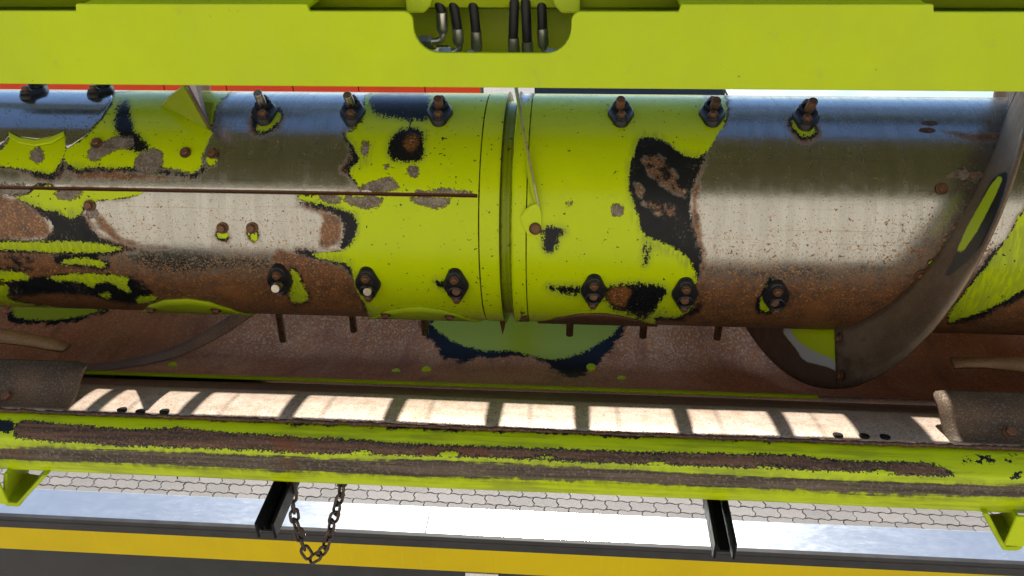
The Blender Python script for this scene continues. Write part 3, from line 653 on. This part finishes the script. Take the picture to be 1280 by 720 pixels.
nf = g.noise(270, 3, .75); nm = g.noise(48, 4, .72); nl_ = g.noise(11, 3, .6); nb = g.noise(120, 3, .6, (1, .02, .02)); ns = g.noise(9, 4, .6, (6, .5, .5)); nsp = g.noise(160, 2, .5); n0 = g.noise(90, 3, .6)
jag = g.addm(g.mul(nm, .55), g.mul(nf, .45)); nst = g.noise(170, 3, .7, (1, .16, .16)); feat = g.addm(g.mul(nf, .5), g.addm(g.mul(nst, .35), g.mul(nm, .15)))
d = g.attr('rust')
# bare steel with brushed streaks
st = g.mix(g.rng(ns, .3, .7), STEEL, (.32, .31, .285)); st = g.mix(g.rng(nb, .45, .7, 0, .35), st, (.30, .29, .27))
srough = g.addm(g.rng(nm, .3, .7, .18, .26), g.mul(g.rng(nb, .4, .7), .06))
speck = g.rng(g.addm(nf, g.mul(d, .26)), .645, .70)
speck2 = g.rng(g.addm(nsp, g.mul(d, .42)), .76, .82)
drip = g.mul(g.rng(g.noise(60, 3, .6, (1, .05, .05)), .64, .70), g.rng(nl_, .48, .62)); st = g.mix(g.mul(drip, .55), st, (.20, .095, .035)); scr_ = g.rng(g.noise(380, 2, .5, (.012, 1, 1)), .66, .70); st = g.mix(g.mul(scr_, .4), st, (.16, .13, .10))
film = g.rng(g.addm(d, g.mul(g.math('SUBTRACT', nl_, .5), .5)), .40, .85)
mb_ = g.rng(g.mad(g.math('SUBTRACT', nm, .5), 16., g.attr('bloom')), -2.5, 5.)
rc = g.mix(g.rng(nm, .35, .7), (.17, .062, .020), (.075, .032, .016)); rc = g.mix(g.rng(nf, .53, .63, 0, .85), rc, (.40, .225, .085)); rc = g.mix(g.rng(nl_, .5, .72, 0, .6), rc, (.26, .10, .025))
halo = g.mul(g.math('MAXIMUM', g.rng(g.mad(g.math('SUBTRACT', nm, .5), 14., g.attr('primer')), -8., 0.), g.mul(g.rng(g.mad(g.math('SUBTRACT', nm, .5), 14., g.attr('paint')), -7., -1.), .8)), g.rng(g.addm(nl_, g.mul(nf, .3)), .50, .72))
mh_ = g.math('MAXIMUM', mb_, g.mul(halo, .95))
rf = g.math('MAXIMUM', g.math('MAXIMUM', speck, g.mul(speck2, .9)), g.math('MAXIMUM', g.mul(film, .82), g.mul(mh_, .95)))
c = g.mix(rf, st, rc); met = g.mixf(rf, .95, .18); ro = g.mixf(rf, srough, .52)
# primer, paint, holes in the paint, flaked chips
mk = g.edge(g.addm(g.attr('primer'), .5), feat, 34., .8); mp = g.edge(g.attr('paint'), g.mixf(g.rng(g.attr('primer'), -7., -2.), jag, feat), 26., .6)
kring = g.edge(g.addm(g.attr('paint'), 1.6), g.addm(g.mul(nl_, .6), g.mul(nm, .4)), 22., .8)
mk = g.math('MAXIMUM', mk, kring)
mkb = g.mul(mk, g.math('SUBTRACT', 1., g.mul(mb_, g.rng(nm, .45, .6))))
c = g.mix(mkb, c, PRIMER); c = g.mix(g.mul(g.mul(mkb, g.rng(nf, .57, .64)), g.rng(nl_, .45, .60)), c, (.20, .145, .11)); met = g.mixf(mkb, met, 0.); ro = g.mixf(mkb, ro, g.rng(nm, .3, .7, .32, .55))
pc = g.mix(g.rng(nl_, .3, .7, 0, .3), GREEN, GREEN2); pc = g.mix(g.rng(n0, .6, .8, 0, .25), pc, (.25, .28, .07)); pc = g.mix(g.mul(g.rng(g.mad(g.math('SUBTRACT', nm, .5), 16., g.attr('primer')), -9., 1.), g.rng(nst, .38, .58, .05, .4)), pc, (.11, .13, .045))
c = g.mix(mp, c, pc); met = g.mixf(mp, met, 0.); ro = g.mixf(mp, ro, g.rng(nm, .3, .75, .18, .30))
bd = g.attr('black')
mbk = g.edge(bd, feat, 46., 1.0); soft = g.mul(g.rng(g.mad(nm, 8., bd), -6., 6.), .35)
c = g.mix(g.mul(mp, soft), c, (.10, .12, .05)); c = g.mix(mbk, c, PRIMER); fl = g.mul(mbk, g.rng(nf, .66, .72)); c = g.mix(g.mul(fl, .8), c, (.30, .22, .17)); mbb = g.mul(mbk, g.mul(mb_, .9)); c = g.mix(mbb, c, rc)
dot = g.mul(g.rng(g.addm(nsp, g.mul(nl_, .22)), .80, .83), mp); c = g.mix(dot, c, (.03, .02, .015))
mc = g.edge(g.attr('chip'), jag, 26., .6); cc = g.mix(g.rng(nm, .35, .65), (.20, .165, .14), (.10, .075, .06)); cc = g.mix(g.rng(nf, .5, .68, 0, .7), cc, (.36, .31, .27)); mce = g.math('SUBTRACT', g.edge(g.addm(g.attr('chip'), 1.3), jag, 26., .6), mc)
c = g.mix(g.math('MAXIMUM', mce, 0.), c, (.07, .035, .02)); c = g.mix(mc, c, cc); ro = g.mixf(mc, ro, .6); met = g.mixf(mc, met, .1)
sm_ = g.rng(g.addm(g.attr('seam'), g.mul(g.math('SUBTRACT', nm, .5), 4.)), 6.2, 8.2); c = g.mix(sm_, c, g.mix(nf, (.05, .02, .012), (.10, .04, .02))); ro = g.mixf(sm_, ro, .75); met = g.mixf(sm_, met, 0.)
ln = g.attr('line'); c = g.mix(g.mul(g.rng(g.mad(g.math('SUBTRACT', nm, .5), 1.2, ln), -.25, .25), .92), c, (.02, .018, .012)); c = g.mix(g.mul(g.attr('groove'), g.rng(nb, .3, .7, .35, .75)), c, (.06, .075, .012))
g.set(Base_Color=c, Metallic=met, Roughness=ro, Specular_IOR_Level=g.mixf(g.math('MAXIMUM', mkb, mbk), .5, .18))
hh = g.addm(g.addm(mp, g.mul(mc, -1.6)), g.mul(nf, .22))
g.bump(hh, .55, .0009)
M['drum'] = g.m
drum_o = link('drum_shell', me, g.m, au)

def nrm(t): return (0, -math.cos(t), math.sin(t))
def tang(t): return (0, math.sin(t), math.cos(t))
def patch(poly, lift, nx=40, nt=14):         # sheet on the drum, polygon in photo pixels, monotone in x
    P = [(lambda q: (q[0][0], q[1]))(drum(u, v)) for u, v in poly]
    X0, X1 = min(p[0] for p in P), max(p[0] for p in P); rows = []
    for i in range(nx+1):
        x = X0+(X1-X0)*(.002+.996*i/nx); hit = []
        for (xa_, ta), (xb_, tb) in zip(P, P[1:]+P[:1]):
            if (xa_ <= x) != (xb_ <= x): hit.append(ta+(tb-ta)*(x-xa_)/(xb_-xa_))
        lo_, hi_ = min(hit), max(hit)
        rows.append([dp(x, lo_+(hi_-lo_)*k/nt, R+lift) for k in range(nt+1)])
    return MB().grid(rows)
g = NT('bare_wear_plate'); nf = g.noise(250, 4, .7); nm = g.noise(40, 5, .7, (1, .4, .4)); ns = g.noise(9, 4, .6, (6, .5, .5))
c = g.mix(g.rng(ns, .3, .7), STEEL, (.38, .37, .35)); sp = g.rng(g.addm(nf, g.mul(nm, .3)), .72, .80); c = g.mix(sp, c, (.06, .035, .025))
g.set(Base_Color=c, Metallic=g.mixf(sp, .95, .1), Roughness=g.rng(nm, .3, .7, .11, .18)); g.bump(nf, .06, .0004); M['wear_steel'] = g.m
wp = build('wear_plate', patch([(-120, 205), (-60, 190), (0, 182), (6, 178), (14, 167), (30, 174), (50, 176), (70, 172), (82, 166), (83, 188), (108, 170), (128, 148), (140, 128), (141, 121), (130, 115.5), (60, 114), (0, 113.5), (-120, 113)], .002, 90, 16), M['wear_steel'], au, sm=60, solid=.0025)
build('slot_rim', patch([(13, 167), (25, 173), (45, 176), (65, 173), (82, 166), (82, 171), (66, 180), (45, 184), (25, 180), (13, 173)], .0015, 30, 4), M['green'], au, sm=60, solid=-.003)
# hand hole covers along the underside
def cover(poly, bolts, mat):
    P = [(lambda q: (q[0][0], q[1]))(drum(u, v)) for u, v in poly]
    x0, x1 = P[0][0], P[-1][0]; xs_ = np.array([p[0] for p in P]); ts = np.array([p[1] for p in P]); rows = []
    for i in range(33):
        x = x0+(x1-x0)*i/32; hi_ = float(np.interp(x, xs_, ts)); hi_ = max(hi_, math.radians(-78))
        rows.append([dp(x, math.radians(-95)+(hi_-math.radians(-95))*k/12, R+.0035) for k in range(13)])
    o = build('cover_plate', MB().grid(rows), mat, au, sm=60, solid=-.0035)
    for u, v in bolts:
        p, t = drum(u, v, R+.003); place('bolt', bolt_me, M['rust_bolt'], o, p, nrm(t), (1, 0, 0))
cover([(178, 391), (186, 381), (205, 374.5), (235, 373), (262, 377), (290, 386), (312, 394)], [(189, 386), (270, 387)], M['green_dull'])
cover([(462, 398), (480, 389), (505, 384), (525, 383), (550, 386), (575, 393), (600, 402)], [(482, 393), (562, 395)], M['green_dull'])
cover([(672, 404), (695, 397), (722, 392), (752, 391), (775, 394), (800, 400), (822, 406)], [], M['rust'])
for u, v in ((278, 285), (315, 285), (232, 191), (266, 192), (112, 257), (1177, 236), (121, 179), (1151, 344)):
    p, t = drum(u, v, R+.001); place('bolt', bolt_me, M['rust_bolt'], au, p, (random.uniform(-.08, .08), nrm(t)[1], nrm(t)[2]), (random.uniform(-1, 1), tang(t)[1], tang(t)[2]))
# slotted holes at the right end
slot = MB()
oval = [(.0115*math.cos(a)*(1 if abs(math.cos(a)) < .8 else 1.1), .0055*math.sin(a)) for a in np.linspace(0, 2*math.pi, 20, endpoint=False)]
slot.prism(oval, 2, -.002, .0008); slot_me = slot.mesh('slot', 0)
for u, v in ((1162, 154), (1159, 163)): p, t = drum(u, v, R); place('slot_hole', slot_me, M['rust_dark'], au, p, nrm(t), tang(t))
# finger guides with fingers
def guide_outline(s, h=0.):
    cs = ((0, .0205, .0125), (0, -.001, .0215), (0, -.0225, .0120)); pts = []
    for a in np.linspace(0, 2*math.pi, 28, endpoint=False):
        dx, dy = math.sin(a), math.cos(a); k = max(cs, key=lambda c: c[0]*dx+c[1]*dy+c[2])
        pts.append((s*(k[0]+k[2]*dx), s*(k[1]+k[2]*dy)))
    return pts
gm_ = MB(); n = 28
lv = [(1.0, -.006), (1.0, .003), (.94, .007), (.80, .010)]
vs = [(x, y, h) for s, h in lv for x, y in guide_outline(s)]
fs_ = [(i*n+k, i*n+(k+1) % n, (i+1)*n+(k+1) % n, (i+1)*n+k) for i in range(3) for k in range(n)]+[tuple(3*n+k for k in range(n))]
gm_.add(vs, fs_)
ring = MB().lathe([(.0145, .004), (.0140, .0135), (.0118, .0150), (.0095, .0135), (.0092, .006)], 18); gm_.add([(x, y-.009, z) for x, y, z in ring.v], ring.f)
ring = MB().lathe([(.0105, .004), (.0100, .0112), (.0085, .0118)], 14); gm_.add([(x, y+.0195, z) for x, y, z in ring.v], ring.f)
guide_me = gm_.mesh('finger_guide', 0); smooth(guide_me, 40)
sb_me = MB().lathe([(.0085, 0), (.0085, .0015), (.0065, .0018), (.0065, .0055), (.0048, .0066)], 6).mesh('bolt', 0)
def guide(u, v, top, tip, mat, tiltx=0., h=.034, off=0.):
    p, t = drum(u, v, R+.001); up = Vector(tang(t)); N = Vector(nrm(t))
    if top: up = -up
    up = (up+Vector((tiltx, 0, 0))).normalized()
    o = place('finger_guide', guide_me, M['black_plastic'], au, p, N, up)
    Mx = WORLD[o.name]
    b = Mx@Vector((0, .0195, .0115)); place('bolt', sb_me, M['rust_bolt'], o, (b.x, b.y, b.z-CZ), N, up)
    b = Mx@Vector((0, -.0285, .0075)); place('bolt', sb_me, M['rust_bolt'], o, (b.x, b.y, b.z-CZ), N, up)
    if tip is not None:
        a = Mx@Vector((0, -.009, -.004)); q, _ = drum(tip[0], tip[1], R+h)
        a = Vector((a.x, a.y, a.z-CZ)); q = Vector(q); dd = (q-a).normalized()
        build('finger', MB().tube([a, q-dd*.001, q], [.0074, .0074, .0066], 16), mat, au, sm=40)
rp, sp_ = M['rust_bolt'], M['steel_pin']
for a in ((331, 141, 1, (322, 116), sp_, .25, .045), (441, 141, 1, (434, 118.5), sp_, .15, .045), (550, 142, 1, (547, 123), rp, .05, .034), (776, 143, 1, (776, 124), rp, 0, .034), (890, 143, 1, (896, 125), rp, -.1, .034), (1007, 147, 1, (1017, 126), rp, -.2, .038),
          (350, 349, 0, (344, 361), sp_, .12, .045), (460, 353, 0, (459, 365), sp_, .05, .028), (570, 355, 0, (570, 365), rp, 0, .016), (742, 362, 0, (742, 371), rp, 0, .016), (856, 366, 0, (856, 376), rp, -.05, .016), (970, 369, 0, (968, 379), rp, -.15, .016)):
    guide(*a)
for u, v in ((43, 117), (126, 116)): guide(u, v, 1, None, rp)
for u, v0, v1, mat in ((350, 396, 427, sp_), (440, 398, 415, sp_), (530, 401, 418, sp_), (712, 404, 419, rp), (804, 405, 421, rp), (897, 408, 423, rp)):
    x = drum(u, v0-4)[0][0]; t = math.radians(-86); rr = R+.02
    for k in range(200):
        q = proj(dp(x, t, rr))
        if q[1] >= v1: break
        rr += .001
    xx = x+(u-proj(dp(x, t, rr))[0])*1.5/F
    build('finger', MB().tube([dp(xx, t, R-.01), dp(xx, t, rr-.001), dp(xx, t, rr)], [.0072, .0072, .0064], 14), mat, au, sm=40)
# right flight: helical blade
def flight_pts(t0, t1, x0, k, n, ri=R-.002, ro=.311, m=7):
    rows = []
    for i in range(n+1):
        t = math.radians(t0+(t1-t0)*i/n); x = x0+k*math.degrees(t)
        rows.append([dp(x, t, ri+(ro-ri)*j/m) for j in range(m+1)])
    return rows
g = NT('flight_steel'); nf = g.noise(230, 4, .75); nm = g.noise(45, 6, .7); nl_ = g.noise(8, 5, .6)
jag = g.addm(g.mul(nm, .6), g.mul(nf, .4))
c = g.mix(g.rng(nl_, .35, .68), (.22, .155, .10), (.125, .08, .05)); c = g.mix(g.rng(nf, .55, .68, 0, .7), c, (.30, .27, .23)); lowr = g.attr('low')
rr_ = g.rng(g.addm(nm, g.mul(lowr, .5)), .62, .9); c = g.mix(g.mul(rr_, .8), c, (.10, .05, .028))
sp = g.rng(nf, .62, .7); c = g.mix(g.mul(sp, g.mixf(lowr, .75, .2)), c, (.055, .03, .022))
mk = g.edge(g.attr('fk'), jag, 9., 1.); mp = g.edge(g.attr('fp'), jag, 6., .6); mw = g.edge(g.attr('fw'), jag, 7., .8)
c = g.mix(mw, c, (.42, .42, .40)); c = g.mix(mk, c, PRIMER); c = g.mix(mp, c, GREEN)
pm = g.math('MAXIMUM', g.math('MAXIMUM', mk, mp), mw)
g.set(Base_Color=c, Metallic=g.mixf(pm, g.mixf(sp, .5, .15), 0.), Roughness=g.mixf(pm, g.rng(nm, .3, .7, .42, .62), .38)); g.bump(g.addm(nf, mp), .25, .0008); M['flight'] = g.m
def flight(name, t0, t1, x0, k, n, shift=0., low=False):
    rows = flight_pts(t0, t1, x0+shift, k, n); me = MB().grid(rows).mesh(name); smooth(me, 60)
    UV = proj(verts_of(me))
    attr(me, 'fp', sdf(UV, [[(1249, 218), (1257, 221), (1236, 266), (1213, 306), (1196, 326), (1201, 303), (1228, 252)]]+([] if not low else [[(982, 405), (1062, 408), (1062, 484), (1057, 482), (1050, 452), (1020, 440), (1000, 428)]])))
    attr(me, 'fk', sdf(UV, [[(1248, 215), (1265, 216), (1246, 275), (1222, 318), (1190, 345), (1175, 350), (1196, 322), (1226, 252)]]))
    attr(me, 'fw', sdf(UV, [] if not low else [[(972, 405), (1000, 405), (1060, 420), (1062, 484), (1056, 484), (1048, 462), (1022, 455), (1006, 452), (996, 436)]]))
    attr(me, 'low', np.clip((verts_of(me)[:, 2]*-1-.75)/.12, 0, 1))
    o = link(name, me, M['flight'], au); m = o.modifiers.new('thickness', 'SOLIDIFY'); m.thickness = .004; m.offset = 0
    return o
FX0, FK = .553, .00178
flight('flight_blade', -49, 75, FX0, FK, 90)
flight('flight_blade', 75.5, 250, FX0, FK, 80)
flight('flight_blade', -150, -40, FX0, FK, 60, .0045, True)
xf = FX0+FK*-44
for rr, tt in ((R+.018, -45.5), (R+.083, -45.5)):
    t = math.radians(tt); p = dp(FX0+FK*tt-.0035, t, rr); place('bolt', bolt_me, M['rust_bolt'], au, p, (-1, 0, 0), nrm(t))
# left flight: starts on top of the drum and runs over the far side
pL, tL = drum(262, 163); tLd = math.degrees(tL)
build('flight_blade', MB().grid(flight_pts(tLd, 230, pL[0]+FK*tLd, -FK, 90)), M['rust_blade'], au, sm=60, solid=.004)
E1, E2 = np.array(dp(pL[0]-.003, tL, R)), np.array(dp(pL[0]-.003, tL, .31))
g1 = drum(201, 132)[0]; tt = drum(201, 132)[1]; g2 = np.array(dp(g1[0]+.02, tt, R+.06))
build('flight_gusset', MB().add([E1, E2, g1, np.array(dp(pL[0]-.01, tt, R))], [(0, 1, 2), (0, 2, 3)]), green_paint('shaded_gusset_green', (.26, .33, .004), .5, .5), au, solid=.008, fix=False)  # green darkened, the gusset's shade is put into its colour
# strap with tab hanging over the ring
def on(u, v, l): return Vector(drum(u, v, R+l)[0])
sp_pts = [(646, 108, .02), (651, 135, .014), (655, 165, .012), (661, 195, .011), (667, 225, .010), (672, 252, .010), (674, 258, .010)]
A_ = [on(u, v, l) for u, v, l in sp_pts]; rows = [[p, p+Vector((-.0015-.013*math.sin(i/6*3.1)*0, -.001, .0005))+Vector((-.010 if i > 3 else -.004, .010, .006))] for i, p in enumerate(A_)]
st_ = build('strap', MB().grid(rows), M['green_dull'], au, solid=.0022, sm=60)
tb = [(655, 262), (664, 257), (673, 254), (677, 268), (677, 284), (673, 292), (666, 296), (659, 293), (653, 282), (651, 271)]
c0 = on(664, 275, .006)
tabm = MB().add([on(u, v, .010 if v < 262 else .004) for u, v in tb]+[on(u, v, .006 if v < 262 else .0005) for u, v in tb], [tuple(range(10)), tuple(range(19, 9, -1))]+[(i, (i+1) % 10, 10+(i+1) % 10, 10+i) for i in range(10)])
tbo = build('strap_tab', tabm, M['green'], au, bevel=.0006)
p, t = drum(669, 286, R+.0045); place('screw', dome_me2, M['rust_bolt'], tbo, p, nrm(t), (1, 0, 0))
build('strap_edge', MB().tube([a+Vector((0, -.001, .001)) for a in A_], .0016, 6), rusty('chipped_edge', (.32, .22, .10), (.5, .46, .36), .3, .4, 200), au, sm=60)
# rusty spike under the ring
q0, q1 = drum(626, 400)[0], None
x = q0[0]
build('scraper_tip', MB().add([dp(x-.006, math.radians(-62), R+.0), dp(x+.006, math.radians(-62), R), dp(x+.006, math.radians(-70), R), dp(x-.006, math.radians(-70), R), dp(x-.001, math.radians(-68), R+.032)], [(0, 1, 2, 3), (0, 1, 4), (1, 2, 4), (2, 3, 4), (3, 0, 4)]), M['rust'], au)

# ------------------------------------------------------------------ unseen reel: tube and tines shade drum and lip, plates added to block sun
sd = Vector((0, math.cos(SUN_EL), math.sin(SUN_EL))); pn = Vector((0, -math.sin(SUN_EL), math.cos(SUN_EL)))
rl = thing('reel_tube', (0, YA+.8, ZA+1.1), 'unseen reel tube with tines ahead of the drum, with boards added to block sun', 'reel')
axp = Vector((0, YA, ZA))+pn*.168+sd*.9
build('tube', MB().tube([axp+Vector((x, 0, 0)) for x in np.linspace(-1.8, 1.8, 5)], .068, 32), plain('reel_blue', (.13, .22, .40), .5), rl, sm=40)  # unseen tube sized to shade the drum, blue to merge with mirrored sky
sp0 = Vector((0, YA, ZA))-pn*.185+sd*2.2; sp1 = sp0-pn*.22
build('sun_block_slat', MB().prism([(sp0.y, sp0.z), (sp0.y+sd.y*.02, sp0.z+sd.z*.02), (sp1.y+sd.y*.02, sp1.z+sd.z*.02), (sp1.y, sp1.z)], 0, -1.9, 1.9), plain('slat_blue', (.13, .22, .40), .5), rl)  # added board keeping sun out of the trough, blue merges with mirrored sky
for ex in (-1.85, 1.85): build('end_arm', MB().tube([axp+Vector((ex, 0, 0)), (axp+sp0)/2+Vector((ex, 0, 0)), sp0+Vector((ex, 0, 0))], .02, 8), M['dark_rubber'], rl)
tx_ = [-.69, -.554, -.408, -.26, -.118, .006, .1455, .279]
for x in tx_:
    a = axp+pn*.060+Vector((x, 0, 0)); b = axp+pn*.19+Vector((x, 0, 0))
    build('tine', MB().tube([a, (a+b)/2, b], [.0125, .012, .0115], 10), M['black_plastic'], rl, sm=40)
    a = axp+pn*.060+Vector((x+.047, 0, 0))+sd*.25; b = a+pn*.13; a0 = axp+pn*.06+Vector((x+.047, 0, 0))
    build('tine_wire', MB().tube([a0, a, b], .0012, 6), M['steel_pin'], rl)
a = axp.copy()
for gx0, gx1 in ((.375, .47), (.505, 1.3), (-1.5, -.725)): build('sun_shade_plate', MB().prism([(a.y+pn.y*.05, a.z+pn.z*.05), (a.y+pn.y*.05+sd.y*.004, a.z+pn.z*.05+sd.z*.004), (a.y+pn.y*.2+sd.y*.004, a.z+pn.z*.2+sd.z*.004), (a.y+pn.y*.2, a.z+pn.z*.2)], 0, gx0, gx1), M['black_plastic'], rl)  # plates added to hold the sun off the side flaps

# ------------------------------------------------------------------ hydraulic hoses in the notch
def hose(u, v_f, v_e, uf, label, extra=None, y=.945):
    h = thing('hydraulic_hose', atY(uf, v_e, y), label, 'hose', 'hydraulic hoses in the beam notch')
    P = [atY(u-(uf-u)*1.2, -60, y), atY(u-(uf-u)*.4, -30, y), atY(u, 0, y), atY((u+uf)/2, v_f*.5, y), atY(uf, v_f+1, y)]
    build('hose_line', MB().tube(catmull(P, 5, False), .0056, 14), M['rubber'], h, sm=50)
    a, b = atY(uf, v_f, y), atY(uf+1.2, v_e, y)
    lerp = lambda t: a+(b-a)*t
    build('ferrule', MB().tube([lerp(0), lerp(.02), lerp(.85), lerp(1.), lerp(1.12)], [.0060, .0066, .0068, .0062, .0045], 16), M['zinc'], h, sm=30)
    if extra:
        build('elbow', MB().tube(catmull([atY(*q, y) for q in extra], 5, False), .0038, 12), M['zinc'], h, sm=50)
        q = atY(*extra[-1], y); build('nut', MB().tube([Vector(q)+Vector((.004, 0, 0)), Vector(q)+Vector((-.010, 0, 0))], .0075, 6), M['zinc'], h)
hose(548, 15, 39, 552, 'leftmost black hose in the notch, its steel elbow turning left to a nut', [(553, 40), (553, 47), (549, 51), (541, 52), (536, 52)])
hose(566, 35.5, 54, 572, 'second black hydraulic hose from the left in the beam notch', [(574, 54), (574, 60), (568, 65), (560, 66)])
hose(591, 39, 62, 595, 'third black hydraulic hose from the left in the beam notch', [(596, 62), (596, 70)])
hose(643, 47, 68, 641.5, 'fourth black hose from the left, thickest of the three right of the gap', None, .94)
hose(657, 52, 70, 659, 'fifth black hose from the left with the lowest ferrule top', None, .94)
hose(677, 35.5, 57, 678, 'rightmost black hydraulic hose in the beam notch', [(680, 57), (681, 63), (686, 67), (694, 68)])
ft = thing('pipe_fitting', atY(548, 64, .95), 'small zinc fitting block at the lower left corner of the notch', 'fitting')
for u0, u1, v, rr in ((522, 546, 64, .0042), (546, 560, 63, .0062)):
    build('union', MB().tube([atY(u0, v, .955), atY(u1, v, .955)], rr, 8), M['zinc'], ft, sm=30)
build('nut', MB().tube([atY(523, 52, .95), atY(530, 52, .95)], .006, 6), M['zinc'], ft)

# ------------------------------------------------------------------ chain
yc = .842
cp = catmull([atY(u, v, yc) for u, v in ((365, 590), (365, 612), (366, 630), (369, 650), (374, 668), (380, 685), (387, 695), (394, 697), (403, 689), (410, 674), (416, 652), (422, 632), (427, 612), (430, 592))], 12, False)
seg = np.r_[0, np.cumsum(np.linalg.norm(np.diff(cp, axis=0), axis=1))]
ch = thing('chain', atY(387, 697, yc), 'rusty steel chain hanging in a loop below the lower tube', 'chain')
LL, LW, LR = .0250, .0064, .0024
lk = []
for a in np.linspace(-math.pi/2, math.pi/2, 7): lk.append((LW*math.sin(a)*1.0, LL/2-LW+LW*math.cos(a), 0))
lk = [(x, y, 0) for x, y, _ in lk]; lk = lk+[(-x, -y, 0) for x, y, _ in lk]
link_me = MB().tube(lk, LR, 8, closed=True).mesh('chain_link', 0); smooth(link_me, 80)
pitch = LL-2*LR*1.05; npos = int(seg[-1]/pitch)
mat_chain = rusty('chain_rust', (.075, .05, .038), (.035, .025, .02), .6, .42, 140, .4, (.24, .18, .13), .4)
for k in range(npos):
    s0 = pitch*(k+.5); q = np.array([np.interp(s0, seg, cp[:, i]) for i in range(3)]); q2 = np.array([np.interp(s0+.002, seg, cp[:, i]) for i in range(3)])
    tdir = Vector(q2-q).normalized(); ref = Vector((math.sin(.75+.2*math.sin(k*1.7)), -math.cos(.75+.2*math.sin(k*1.7)), .1)); zz = ref if k % 2 == 0 else tdir.cross(ref)
    zz = (zz-tdir*zz.dot(tdir)).normalized()
    place('chain_link', link_me, mat_chain, ch, q, zz, tdir)
